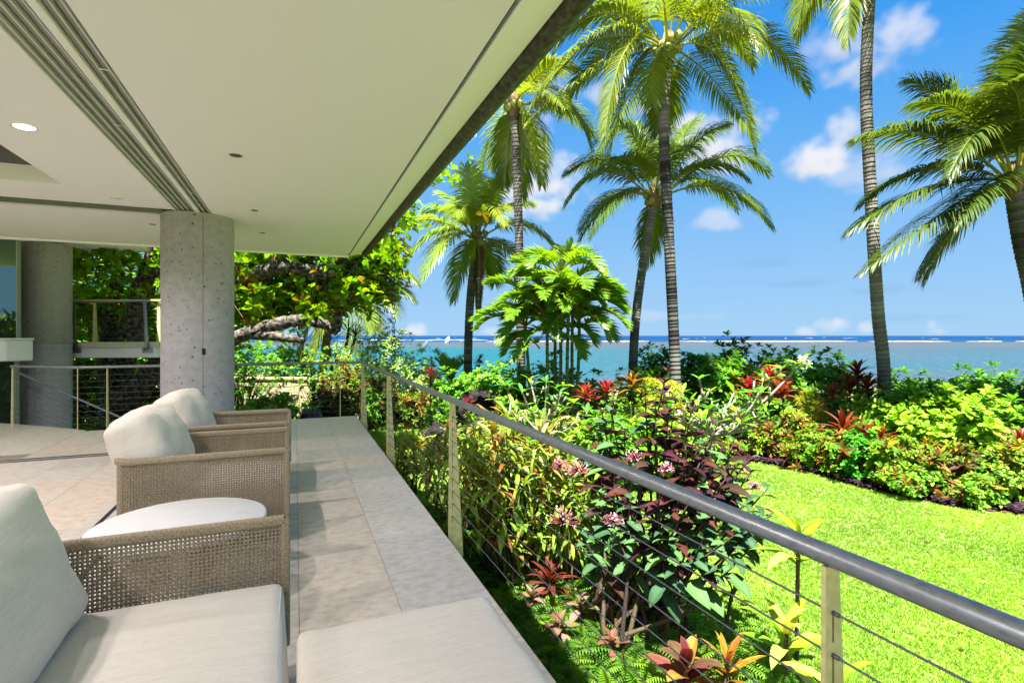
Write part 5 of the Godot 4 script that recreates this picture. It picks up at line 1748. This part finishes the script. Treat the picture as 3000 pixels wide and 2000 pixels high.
	for v in 4:
		var m := MB.new()
		for k in 34:
			var a := R.randf() * TAU
			var e := rr(-0.2, 1.3)
			var c := [Color(0.58, 0.48, 0.02), Color(0.48, 0.44, 0.02), Color(0.62, 0.54, 0.06)][k % 3] as Color
			add_blade(m, blade(rr(0.14, 0.22), 0.012, 1.0, 0.5, 0.1, 0.2, 1.6, 3, c * 0.8, c), grow(Vector3.ZERO, Vector3(cos(a) * cos(e), sin(e), sin(a) * cos(e))))
		fm.append(m.mesh())
	shrub("feather_shrub", "golden yellow feathery shrub in front of the dark palm trunk", "shrub", "yellow feather shrubs", B(1950, 13.6), Vector3(0.55, 0.6, 0.5), 1.35, 90, fm, M.leaf_soft, 0.9, 1.3, bark, 60)
	shrub("feather_shrub", "yellow-green feathery shrub among the red cordylines on the right", "shrub", "yellow feather shrubs", B(2385, 13.9), Vector3(0.65, 0.65, 0.5), 0.85, 100, fm, M.leaf_soft, 0.9, 1.3, bark, 60)

func make_cordylines() -> void:
	R.seed = 600
	var reds := []
	for k in 4:
		var c := [Color(0.34, 0.02, 0.04), Color(0.46, 0.03, 0.06), Color(0.22, 0.03, 0.03), Color(0.40, 0.08, 0.03)][k] as Color
		reds.append(leaf(1.0, 0.19, 0.85, 0.75, 0.35, 0.25, rr(0.5, 1.1), 7, c * 0.8, c, c * 1.35, c * 1.2, 0.02, 0.2))
	var bronze := []
	for k in 4:
		var c := [Color(0.26, 0.07, 0.03), Color(0.34, 0.12, 0.03), Color(0.18, 0.05, 0.03), Color(0.40, 0.14, 0.06)][k] as Color
		bronze.append(leaf(1.0, 0.22, 0.85, 0.75, 0.35, 0.25, rr(0.4, 1.0), 7, c * 0.8, c, c * 1.3, c * 1.3, 0.02, 0.2))
	var olive := []
	for k in 4:
		var c := [Color(0.30, 0.26, 0.02), Color(0.48, 0.26, 0.02), Color(0.16, 0.18, 0.03), Color(0.5, 0.36, 0.03)][k] as Color
		olive.append(leaf(1.0, 0.17, 0.9, 0.7, 0.35, 0.25, rr(0.5, 1.0), 7, c * 0.8, c, c * 1.3, c * 1.2, 0.02, 0.2))
	var lemon := []
	for k in 5:
		var c := [Color(0.34, 0.42, 0.02), Color(0.46, 0.46, 0.03), Color(0.22, 0.36, 0.02), Color(0.50, 0.44, 0.10), Color(0.30, 0.40, 0.03)][k] as Color
		lemon.append(leaf(1.0, 0.23, 0.85, 0.7, 0.3, 0.3, rr(0.7, 1.3), 9, c * 0.75, c, c * 1.2, c * 1.3, 0.03, 0.35))
	var gr := "red cordylines in the flower beds"
	for q in [
		["crimson cordyline, brightest of the pair in front of the clump palm", 1782, 1135, 11.5, 17, 0.36, reds, 0.9],
		["darker maroon cordyline left of the bright crimson one", 1738, 1150, 11.4, 16, 0.34, reds, 0.9],
		["orange and green cordyline left of the maroon one", 1708, 1150, 12.0, 14, 0.32, olive, 0.9],
		["bronze and olive cordyline against the dark palm trunk", 1842, 1115, 12.6, 20, 0.42, olive, 1.0],
		["magenta cordyline beside the dark boulder", 1372, 1180, 15.0, 12, 0.34, reds, 0.9],
		["small scarlet cordyline near the boulders", 1457, 1235, 12.5, 14, 0.30, reds, 1.0],
		["maroon cordyline at the left of the group below the plumeria flowers", 2210, 1150, 14.4, 18, 0.42, reds, 1.0],
		["tall maroon cordyline in the middle of the group below the plumeria flowers", 2255, 1120, 14.6, 20, 0.45, reds, 1.0],
		["rust-red cordyline at the right of the group below the plumeria flowers", 2310, 1165, 14.0, 18, 0.42, bronze, 1.0],
		["bronze cordyline lowest of the group left of the tall palm", 2448, 1170, 13.4, 14, 0.36, bronze, 1.0],
		["upright bright red cordyline, tallest of the group left of the tall palm", 2515, 1110, 14.0, 18, 0.46, reds, 0.9],
		["orange-red cordyline in the middle of the group left of the tall palm", 2490, 1145, 13.6, 18, 0.42, bronze, 1.0],
		["spreading pinkish-red cordyline nearest the tall palm trunk", 2560, 1150, 13.4, 22, 0.46, reds, 1.1],
		["dark red cordyline half behind the tall palm trunk", 2607, 1130, 13.9, 12, 0.42, reds, 0.9],
		["single tall copper cordyline in front of the lime hedge", 2466, 1265, 12.2, 12, 0.46, bronze, 0.75],
		["small copper cordyline right of the single tall one", 2530, 1290, 11.8, 10, 0.38, bronze, 0.8],
		["small copper cordyline nearest the lime hedge", 2582, 1300, 11.4, 9, 0.32, bronze, 0.9],
		["copper cordyline at the right edge of the picture, upper of two", 2985, 1290, 10.4, 14, 0.42, bronze, 0.9],
		["copper cordyline at the right edge of the picture, lower of two", 2965, 1335, 10.1, 12, 0.38, bronze, 1.0],
		["small red cordyline above the rusty croton", 2312, 1250, 13.2, 9, 0.26, bronze, 0.9],
		["dark spiky cordyline in front of the grey-green shrub", 1255, 1090, 16.0, 20, 0.36, [reds[2], bronze[2]], 1.2]]:
		var far: bool = q[1] > 2180 and q[1] < 2600
		var top := P(q[1], q[2] - (22 if far else 0), q[3] - (0.5 if far else 0.0))
		ti("red_cordyline", q[0], gr, B(q[1] + rr(-12, 12), q[3] - (0.5 if far else 0.0)), top.y - GY, int(q[4] * (1.3 if far else 1.0)), q[5] * (1.3 if far else 1.1), q[6], M.leaf_red, Vector3(rr(-0.1, 0.1), 0, rr(-0.1, 0.1)), q[7])
	var near := "cordylines and crotons under the railing"
	ti("red_cordyline", "dark red cordyline in the shade of the terrace edge", near, B(1605, 5.75), 0.42, 18, 0.34, [bronze[2], bronze[0], bronze[2], bronze[2]], M.leaf_red, Vector3(0.03, 0, 0), 1.1)
	ti("yellow_cordyline", "tall yellow-green cordyline on a thin ringed cane beside the near railing post", near, B(2335, 4.55), 1.28, 11, 0.46, lemon, M.leaf_glossy, Vector3(0.02, 0, 0.0), 0.85)
	ti("yellow_cordyline", "low broad-leaved yellow-green cordyline at the foot of the tall one", near, B(2300, 4.35), 0.55, 12, 0.52, lemon, M.leaf_glossy, Vector3(0.08, 0, -0.05), 0.9)
	ti("yellow_cordyline", "yellow-green cordyline at the bottom of the picture, right of the near post", near, B(2440, 3.95), 0.42, 9, 0.42, lemon, M.leaf_glossy, Vector3(0.03, 0, 0), 1.1)
	var wide := []
	for k in 4:
		var c := [Color(0.20, 0.05, 0.05), Color(0.26, 0.10, 0.06), Color(0.16, 0.12, 0.05), Color(0.42, 0.34, 0.05)][k] as Color
		wide.append(leaf(1.0, 0.42, 0.9, 0.6, 0.25, 0.4, rr(0.7, 1.2), 8, c * 0.9, c, c * 1.4, Color(0.5, 0.22, 0.12), 0.02, 0.2))
	ti("red_cordyline", "broad-leaved burgundy cordyline with pale leaf edges at the bottom of the picture", near, B(2010, 4.2), 0.42, 10, 0.36, wide, M.leaf_red, Vector3.ZERO, 0.95)
	var peach := []
	for k in 4:
		var c := [Color(0.34, 0.26, 0.13), Color(0.28, 0.15, 0.08), Color(0.24, 0.28, 0.08), Color(0.38, 0.31, 0.18)][k] as Color
		peach.append(leaf(1.0, 0.42, 1.0, 0.6, 0.2, 0.2, rr(0.6, 1.2), 7, c * 0.9, c, c * 1.25, c * 1.1, 0.02, 0.06))
	for q in [["peach-coloured croton rosette nearest the ottoman corner", 1560, 5.5, 0.35], ["peach and green croton rosette above a fern, second from the ottoman", 1700, 5.2, 0.42], ["peach croton rosette with a red heart low at the bottom edge", 1790, 4.75, 0.3], ["pale green and red croton rosette beside the terrace slab edge", 1640, 4.95, 0.34]]:
		ti("croton_rosette", q[0], near, B(q[1], q[2]), q[3], 9, 0.2, peach, M.leaf_red, Vector3.ZERO, 1.2, "croton")
	var stripe := []
	for k in 4:
		var c := [Color(0.42, 0.44, 0.03), Color(0.16, 0.10, 0.03), Color(0.36, 0.12, 0.03), Color(0.24, 0.34, 0.03)][k] as Color
		stripe.append(leaf(1.0, 0.16, 0.9, 0.7, 0.3, 0.3, rr(0.5, 1.0), 10, c, c, Color(0.5, 0.22, 0.02), Color(0.5, 0.42, 0.04), 0.02, 0.6))
	ti("striped_croton", "narrow-leaved yellow and brown croton beside the burgundy cordyline", near, B(2120, 4.2), 0.42, 14, 0.36, stripe, M.leaf_red, Vector3(0.04, 0, 0), 0.9, "croton")
	ti("striped_croton", "small croton with orange-veined leaves at the edge of the lawn", near, B(2125, 5.0), 0.62, 8, 0.26, stripe, M.leaf_red, Vector3(0.1, 0, 0), 1.0, "croton")
	# strap leaves on the sea side
	var strap := []
	for k in 3: strap.append(leaf(1.0, 0.15, 0.8, 0.7, 0.5, 0.1, rr(0.1, 0.35), 7, Color(0.07, 0.17, 0.02), Color(0.10, 0.24, 0.03), Color(0.14, 0.28, 0.05), Color(0.10, 0.22, 0.03)))
	ti("strap_lily", "upright dark green strap leaves standing against the sea, left clump", "strap lilies", B(2700, 15.0), 1.15, 8, 0.85, strap, M.leaf_glossy, Vector3.ZERO, 0.55, "lily")
	ti("strap_lily", "upright dark green strap leaves standing against the sea, right clump", "strap lilies", B(2785, 14.6), 1.0, 9, 0.85, strap, M.leaf_glossy, Vector3.ZERO, 0.5, "lily")
	var o := thing("screw_pine", "dark spiky screw pine behind the grey-green shrub", "screw pine", B(985, 20.5))
	var spike := leaf(1.0, 0.06, 0.7, 0.8, 0.5, 0.2, 1.1, 8, Color(0.06, 0.12, 0.03), Color(0.09, 0.17, 0.05), Color(0.1, 0.2, 0.06), Color(0.08, 0.15, 0.04))
	var tb := MB.new()
	for q in [[960, 1010], [1020, 975], [985, 1050], [1040, 990]]:
		var p := P(q[0], q[1], 20.5) - o.position
		tb.tube(PackedVector3Array([Vector3.ZERO, p * Vector3(0.4, 0.5, 0.4), p]), PackedFloat32Array([0.1, 0.08, 0.06]), 7, Color(0.2, 0.17, 0.13))
		for k in 22:
			var a := k * 2.4
			var e := 1.3 - k * 0.07
			part(o, "leaf", spike, M.leaf_thick, grow(p, Vector3(sin(a) * cos(e), sin(e), cos(a) * cos(e)), rr(0.8, 1.1)))
	part(o, "stem", tb.mesh(), M.bark)
	# small fan of young palm by the shorter palm
	var yp := thing("young_palm", "young palm with upright blue-green leaves left of the shorter palm trunk", "palm tree", B(1315, 19.0))
	for k in 9:
		var a := TAU * k / 9.0
		var h := Vector3(sin(a), 0, cos(a))
		var top := P(1318, 1085, 19.0) - yp.position
		frond(yp, top - Vector3.UP * 0.6, top + h * 0.3 + Vector3.UP * 0.3, top + h * rr(0.5, 0.9) + Vector3.UP * rr(0.3, 0.75), 0.36, 22, Color(0.30, 0.36, 0.03), Color(0.10, 0.24, 0.06), 0.08, 0.04, 0.5)

func make_croton_bush(label: String, base: Vector3, rad: Vector3, h0: float, n: int, limit: int, meshes: Array, l: float, nstem: int) -> void:
	var o := thing("croton_bush", label, "croton", base, 0.0, "large croton bushes by the railing")
	var st := MB.new()
	var xfs := []
	var c := Vector3(0, h0, 0)
	for k in n:
		var d := Vector3(R.randfn(0, 1), R.randfn(0.3, 0.9), R.randfn(0, 1)).normalized()
		var tip := c + d * rad * pow(R.randf(), 0.4)
		if tip.y < 0.25: continue
		var out := (d * Vector3(1, 0.5, 1) + Vector3.UP * 0.7).normalized()
		if k < nstem * 2:
			var foot := Vector3(rr(-0.2, 0.2), 0, rr(-0.2, 0.2))
			st.tube(PackedVector3Array([foot, foot * 1.2 + Vector3(0, tip.y * 0.4, 0) + tip * Vector3(0.25, 0, 0.25), tip]), PackedFloat32Array([0.02, 0.014, 0.006]), 6, Color(0.10, 0.075, 0.04) * rr(0.7, 1.5), false)
		var nl := R.randi_range(5, 8)
		for j in nl:
			var a := j * 2.4 + rr(-0.4, 0.4)
			var e := lerpf(1.1, -0.35, float(j) / nl) + rr(-0.2, 0.2)
			var b := upright(Vector3.ZERO, out, 1.0).basis
			xfs.append(grow(tip - out * 0.03 * j, b * Vector3(sin(a) * cos(e), sin(e), cos(a) * cos(e)), l * rr(0.7, 1.15), rr(-0.3, 0.3)))
	part(o, "stems", st.mesh(), M.bark)
	foliage(o, "leaf", xfs, meshes, M.leaf_glossy, limit)

func make_near_plants() -> void:
	R.seed = 700
	var cr := []
	for q in [[Color(0.26, 0.40, 0.03), Color(0.42, 0.48, 0.1)], [Color(0.16, 0.30, 0.02), Color(0.34, 0.40, 0.05)], [Color(0.40, 0.44, 0.10), Color(0.52, 0.54, 0.2)], [Color(0.12, 0.24, 0.02), Color(0.26, 0.36, 0.04)], [Color(0.14, 0.2, 0.02), Color(0.4, 0.2, 0.03)], [Color(0.34, 0.13, 0.02), Color(0.5, 0.3, 0.06)], [Color(0.10, 0.17, 0.025), Color(0.3, 0.3, 0.03)], [Color(0.30, 0.42, 0.03), Color(0.5, 0.42, 0.05)], [Color(0.12, 0.05, 0.02), Color(0.4, 0.12, 0.03)]]:
		cr.append(leaf(1.0, 0.18, 0.95, 0.7, 0.3, 0.3, rr(0.6, 1.6), 10, q[0], q[0] * 1.1, q[1], q[1], 0.03, 0.45))
	make_croton_bush("big yellow-green and bronze croton bush just outside the second railing post", B(1495, 6.3), Vector3(0.95, 0.9, 0.75), 1.3, 190, 300, cr, 0.27, 12)
	make_croton_bush("lower croton of long yellowish leaves, behind the big croton bush", B(1365, 7.7), Vector3(0.8, 0.6, 0.6), 1.15, 90, 200, cr, 0.30, 8)
	make_croton_bush("leafy green croton filling the bed between the big croton bush and the purple-leaved bush", B(1690, 6.3), Vector3(0.6, 0.6, 0.5), 0.85, 90, 220, [cr[1], cr[3], cr[4], cr[6], cr[7]], 0.25, 8)
	var org := []
	for q in [[Color(0.5, 0.34, 0.03), Color(0.56, 0.3, 0.04)], [Color(0.36, 0.40, 0.03), Color(0.5, 0.4, 0.05)], [Color(0.5, 0.2, 0.03), Color(0.56, 0.4, 0.06)], [Color(0.26, 0.34, 0.03), Color(0.45, 0.4, 0.05)]]:
		org.append(leaf(1.0, 0.2, 0.95, 0.7, 0.3, 0.3, rr(0.4, 1.0), 8, q[0], q[0] * 1.1, q[1], q[1], 0.02, 0.4))
	make_croton_bush("orange and lime croton bush outside the third railing post", B(1185, 9.6), Vector3(0.55, 0.5, 0.45), 0.8, 60, 160, org, 0.23, 8)
	# the dark-leaved flowering bush
	R.seed = 720
	var base := B(1880, 5.2)
	var o := thing("purple_leaf_bush", "tall bush of dark green leaves with purple undersides and pink flower clusters beyond the railing", "flowering bush", base)
	var green := []
	for k in 4:
		var c := [Color(0.038, 0.085, 0.036), Color(0.055, 0.115, 0.04), Color(0.03, 0.07, 0.032), Color(0.062, 0.13, 0.038)][k] as Color
		green.append(leaf(1.0, 0.48, 0.75, 0.75, 0.22, 0.2, rr(0.7, 1.3), 10, c, c * 1.05, c * 1.35, c * 0.9, 0.015, 0.12))
	var purple := []
	for k in 4:
		var c := [Color(0.035, 0.011, 0.016), Color(0.024, 0.009, 0.013), Color(0.048, 0.017, 0.012), Color(0.032, 0.018, 0.012)][k] as Color
		purple.append(leaf(1.0, 0.42, 0.75, 0.75, 0.3, 0.15, rr(0.5, 1.1), 10, c, c, c * 1.5, c * 0.8, 0.02, 0.3))
	var stems := MB.new()
	var gx := []
	var px := []
	# stems: tip px, py, z
	for q in [[1800, 1150, 5.9], [1765, 1215, 5.8], [1830, 1260, 5.5], [1945, 1125, 5.4], [1920, 1190, 5.1], [1980, 1175, 5.6], [2010, 1215, 5.2], [2050, 1250, 5.5], [2085, 1290, 5.0], [2120, 1310, 5.4], [2170, 1340, 5.2], [2200, 1385, 5.0], [2250, 1430, 5.3], [2265, 1500, 5.2], [2225, 1580, 5.0], [1955, 1090, 5.6], [2130, 1400, 4.8], [2060, 1360, 4.8], [1990, 1330, 4.8], [1920, 1310, 4.9], [1870, 1350, 5.2], [1800, 1380, 5.3], [1760, 1440, 5.4], [1720, 1520, 5.3], [1890, 1160, 5.3], [1960, 1210, 5.0], [2030, 1180, 5.5], [1730, 1260, 6.0], [1790, 1210, 5.6], [2100, 1250, 5.3], [2150, 1290, 5.0], [2200, 1340, 5.5], [2050, 1310, 4.7], [1700, 1560, 5.1], [1850, 1460, 4.9], [1930, 1450, 4.6], [2020, 1470, 4.6], [2100, 1490, 4.7], [2180, 1480, 4.9], [2230, 1520, 4.9], [2150, 1570, 4.6], [2060, 1580, 4.5], [1960, 1560, 4.5], [1880, 1570, 4.7], [1800, 1560, 4.9], [1990, 1655, 4.4], [2120, 1640, 4.6], [1760, 1330, 5.6], [2000, 1400, 5.6], [2090, 1420, 5.7], [1900, 1410, 5.8]]:
		var tip := P(q[0], q[1], q[2]) - base
		var hgt: float = tip.y
		var a0 := rr(-0.25, 0.25)
		var foot := Vector3(rr(-0.45, 0.35), 0, rr(-0.35, 0.35))
		var knee := foot * 1.1 + (tip - foot) * 0.45 + Vector3(rr(-0.08, 0.08), 0.0, rr(-0.08, 0.08))
		stems.tube(PackedVector3Array([foot, foot * 1.1 + Vector3(0, 0.35, 0), knee, tip.lerp(knee, 0.3), tip]), PackedFloat32Array([0.026, 0.022, 0.014, 0.009, 0.006]), 7, Color(0.13, 0.10, 0.06) if R.randf() < 0.6 else Color(0.07, 0.05, 0.045), false)
		var d := (tip - knee).normalized()
		var tall := hgt > 1.55
		for j in (6 if tall else 5):
			var f := j * 0.115
			for s in 2:
				var az := a0 + j * 1.57 + s * PI
				var e := (0.75 if tall else 0.35) - j * 0.16 + rr(-0.2, 0.2)
				var dir := Vector3(sin(az) * cos(e), sin(e), cos(az) * cos(e))
				var l := (0.13 + 0.042 * minf(j, 4)) * rr(0.75, 1.15)
				var t := grow(tip - d * f, dir, l, rr(-0.4, 0.4))
				if (tall and (R.randf() < (0.5 if q[0] < 1880 else 0.82))) or R.randf() < 0.06: px.append(t)
				else: gx.append(t)
	part(o, "stems", stems.mesh(), M.bark)
	foliage(o, "leaf", gx, green, M.leaf_thick, 200)
	foliage(o, "purple_leaf", px, purple, M.leaf_thick, 200, "purple_foliage")
	for q in [[1650, 1530, 4.9, 1.15], [1695, 1385, 5.2, 1.0], [1640, 1370, 5.3, 0.8], [1795, 1530, 4.8, 0.7], [1860, 1345, 4.9, 0.6], [1955, 1380, 4.6, 0.6], [2210, 1430, 4.9, 0.6]]:
		var c := P(q[0], q[1], q[2]) - base
		var m := MB.new()
		for k in 60:
			var a := R.randf() * TAU
			var e := rr(-0.1, 1.4)
			var d := (Vector3(sin(a) * cos(e), sin(e), cos(a) * cos(e)) + Vector3(-base.x, 0, -base.z).normalized() * 0.3).normalized()
			var l: float = rr(0.09, 0.14) * q[3]
			m.tube(PackedVector3Array([Vector3.ZERO, d * l * 0.8, d * l]), PackedFloat32Array([0.002, 0.0026, 0.0032]), 4, PackedColorArray([Color(0.22, 0.02, 0.05), Color(0.38, 0.08, 0.13), Color(0.5, 0.26, 0.3)]))
			if k % 6 == 0:
				for j in 4:
					var pd := (d + Vector3(rr(-1, 1), rr(-1, 1), rr(-1, 1)) * 0.8).normalized()
					add_blade(m, blade(0.022, 0.007, 1.0, 0.6, 0.1, 0.1, 0.3, 3, Color(0.8, 0.72, 0.72), Color(0.85, 0.8, 0.8)), grow(d * l, pd))
		tag(part(o, "flower_cluster", m.mesh(), M.petal, at(c.x, c.y, c.z)), "starburst of pink tubes tipped with white")
	# plumerias
	R.seed = 740
	plumeria("plumeria with forked grey branches in the middle of the garden, few leaves", B(1590, 9.2), [[1590, 1380, 9.2], [1590, 1275, 9.2]], [[1450, 1170, 9.0], [1480, 1130, 9.3], [1530, 1150, 8.8], [1550, 1110, 9.4], [1620, 1190, 8.8], [1600, 1120, 9.1], [1650, 1130, 9.5], [1680, 1180, 9.0], [1640, 1150, 8.7], [1720, 1210, 9.3], [1500, 1200, 9.4], [1560, 1210, 8.6], [1690, 1240, 8.8], [1640, 1250, 9.6]], false)
	plumeria("plumeria with bare grey branches and a white flower cluster, right of the purple-leaved bush", B(2060, 7.4), [[2060, 1400, 7.4], [2090, 1270, 7.3]], [[2020, 1180, 7.4], [2050, 1110, 7.5], [2000, 1150, 7.7], [2080, 1200, 7.0], [2150, 1150, 7.6], [2190, 1170, 7.2], [2230, 1150, 7.0], [2290, 1080, 7.2], [2340, 1065, 7.1], [2240, 1210, 7.3], [2170, 1240, 6.9], [1960, 1200, 7.2], [1940, 1150, 7.6], [2255, 1225, 7.5], [2060, 1230, 6.8]], true)

func plumeria(label: String, base: Vector3, stem: Array, tips: Array, flowers: bool) -> void:
	var o := thing("plumeria", label, "plumeria", base)
	var lm := []
	for k in 4:
		var c := [Color(0.26, 0.44, 0.03), Color(0.12, 0.32, 0.04), Color(0.34, 0.50, 0.03), Color(0.08, 0.24, 0.05)][k] as Color
		lm.append(leaf(1.0, 0.3, 1.15, 0.75, 0.2, 0.2, rr(0.3, 0.9), 8, c, c, c * 1.3, c, 0.01, 0.1))
	var s0 := P(stem[0][0], stem[0][1], stem[0][2]) - o.position
	var s1 := P(stem[1][0], stem[1][1], stem[1][2]) - o.position
	var bark := Color(0.36, 0.31, 0.25)
	var m := MB.new()
	m.tube(PackedVector3Array([Vector3.ZERO, s0, s1]), PackedFloat32Array([0.05, 0.04, 0.03]), 9, bark)
	part(o, "stem", m.mesh(), M.bark)
	var n := 0
	for q in tips:
		var t := P(q[0], q[1], q[2]) - o.position
		var mid := s1.lerp(t, 0.55) + Vector3(rr(-0.1, 0.1), -0.14, rr(-0.1, 0.1))
		var b := MB.new()
		var pts := PackedVector3Array()
		var rad := PackedFloat32Array()
		for k in 13:
			var u := k / 12.0
			pts.append(s1.lerp(mid, u).lerp(mid.lerp(t, u), u))
			rad.append(lerpf(0.026, 0.013, u) * rr(0.9, 1.15))
		b.tube(pts, rad, 7, bark * rr(0.85, 1.2))
		for j in 3:
			var k := R.randi_range(5, 10)
			var d := Vector3(rr(-1, 1), rr(0.2, 1), rr(-1, 1)).normalized() * rr(0.08, 0.22)
			b.tube(PackedVector3Array([pts[k], pts[k] + d * 0.6, pts[k] + d + Vector3.UP * 0.05]), PackedFloat32Array([0.018, 0.015, 0.013]), 6, bark * rr(0.9, 1.2))
			if R.randf() < 0.5:
				for l in 3:
					var a := R.randf() * TAU
					part(o, "leaf", lm[R.randi_range(0, 3)], M.leaf_glossy, grow(pts[k] + d, Vector3(sin(a), rr(0.1, 0.8), cos(a)), rr(0.12, 0.2)))
		part(o, "branch", b.mesh(), M.bark)
		for l in R.randi_range(4, 8):
			var a := l * 2.4 + rr(-0.4, 0.4)
			var e := rr(-0.1, 0.9)
			part(o, "leaf", lm[R.randi_range(0, 3)], M.leaf_glossy, grow(t, Vector3(sin(a) * cos(e), sin(e), cos(a) * cos(e)), rr(0.16, 0.27)))
		n += 1
	if flowers:
		for q in [[2355, 1060], [2345, 1050], [2365, 1072], [2372, 1062], [2360, 1048], [2350, 1072]]:
			var c := P(q[0], q[1], 7.05) - o.position
			var f := MB.new()
			var ax := (Vector3(-c.x - o.position.x, 0.6, -c.z - o.position.z)).normalized() + Vector3(rr(-0.5, 0.5), rr(-0.2, 0.8), rr(-0.5, 0.5))
			var bs := upright(Vector3.ZERO, ax, 1.0).basis
			for k in 5:
				var a := TAU * k / 5.0
				add_blade(f, blade(0.048, 0.036, 1.1, 0.55, 0.15, 0.25, 0.5, 4, Color(0.8, 0.68, 0.3), Color(0.86, 0.86, 0.82)), grow(Vector3.ZERO, bs * Vector3(sin(a), 0.25, cos(a))))
			part(o, "flower", f.mesh(), M.petal, at(c.x, c.y, c.z))

func make_garden_things() -> void:
	R.seed = 800
	for q in [["dark lava boulder at the end of the shaded lawn", 1283, 13.2, Vector3(0.45, 0.42, 0.35), 3], ["dark lava boulder among the shrubs behind the magenta cordyline", 1398, 15.6, Vector3(0.55, 0.75, 0.45), 4], ["low flat dark boulder in the far bed edge", 1190, 18.5, Vector3(0.4, 0.2, 0.3), 5], ["lava boulder beside the larger one on the lawn", 1410, 12.6, Vector3(0.35, 0.5, 0.3), 6]]:
		var b := B(q[1], q[2])
		var o := thing("boulder", q[0], "boulder", b, rr(0, 3), "lava boulders")
		var h: Vector3 = q[3]
		part(o, "rock", cushion(h, minf(h.x, minf(h.y, h.z)) * 0.75, Vector3(0.04, 0.08, 0.04), 12, 0.28, q[4]), M.lava_rock, at(0, h.y * 0.75, 0))
	var jar := thing("garden_jar", "tall black glazed garden jar with grasses in front of the wall", "jar", B(912, 15.0))
	part(jar, "jar", lathe([[0.0, 0.0], [0.20, 0.0], [0.30, 0.18], [0.36, 0.45], [0.35, 0.68], [0.27, 0.84], [0.24, 0.88], [0.28, 0.92], [0.26, 0.93], [0.22, 0.86], [0.0, 0.8]], 36), M.pot_glaze)
	var gb := MB.new()
	for k in 50:
		var a := R.randf() * TAU
		add_blade(gb, blade(rr(0.35, 0.7), 0.012, 0.8, 0.6, 0.2, 0.1, 1.0, 5, Color(0.2, 0.34, 0.05), Color(0.3, 0.42, 0.08)), grow(Vector3(cos(a) * 0.1, 0.85, sin(a) * 0.1), Vector3(cos(a) * 0.4, 1.0, sin(a) * 0.4)))
	part(jar, "grasses", gb.mesh(), M.leaf_soft)
	# wall of block courses
	var w := thing("garden_wall", "low beige block garden wall with a coping at the far end of the garden", "wall")
	var a := B(330, 19.6)
	var b := B(1110, 19.0)
	var d := (b - a).normalized()
	var L := (b - a).length()
	var tf := Transform3D(Basis(d, Vector3.UP, d.cross(Vector3.UP)), a)
	var bw := 0.6
	var bh := 0.24
	var vs := []
	for k in 3: vs.append(slab(Vector3(0.004, 0.004, -0.1 - 0.006 * k), Vector3(bw - 0.004, bh - 0.004, 0.1 + 0.006 * k), 0.008))
	part(w, "core", slab(Vector3(0, -0.2, -0.085), Vector3(L, bh * 6, 0.085)), M.mulch, tf)
	for r in 6:
		for k in int(L / bw):
			part(w, "block", vs[R.randi_range(0, 2)], M.garden_wall, tf * at(k * bw + (0.3 if r % 2 else 0.0), r * bh, 0))
	part(w, "coping", slab(Vector3(-0.05, bh * 6 + 0.002, -0.15), Vector3(L + 0.05, bh * 6 + 0.09, 0.15), 0.01), M.garden_wall, tf)
	# a bright strip of beach furniture glimpsed past the wall is too blurred to read and is left as sand

func _ready() -> void:
	make_view()
	make_materials()
	make_plant_materials()
	make_land()
	make_floor()
	make_roof()
	make_columns()
	make_wing()
	make_beds()
	make_railings()
	make_furniture()
	make_palms()
	make_clump()
	make_big_tree()
	make_hedges()
	make_cordylines()
	make_near_plants()
	make_garden_things()
	make_ferns()
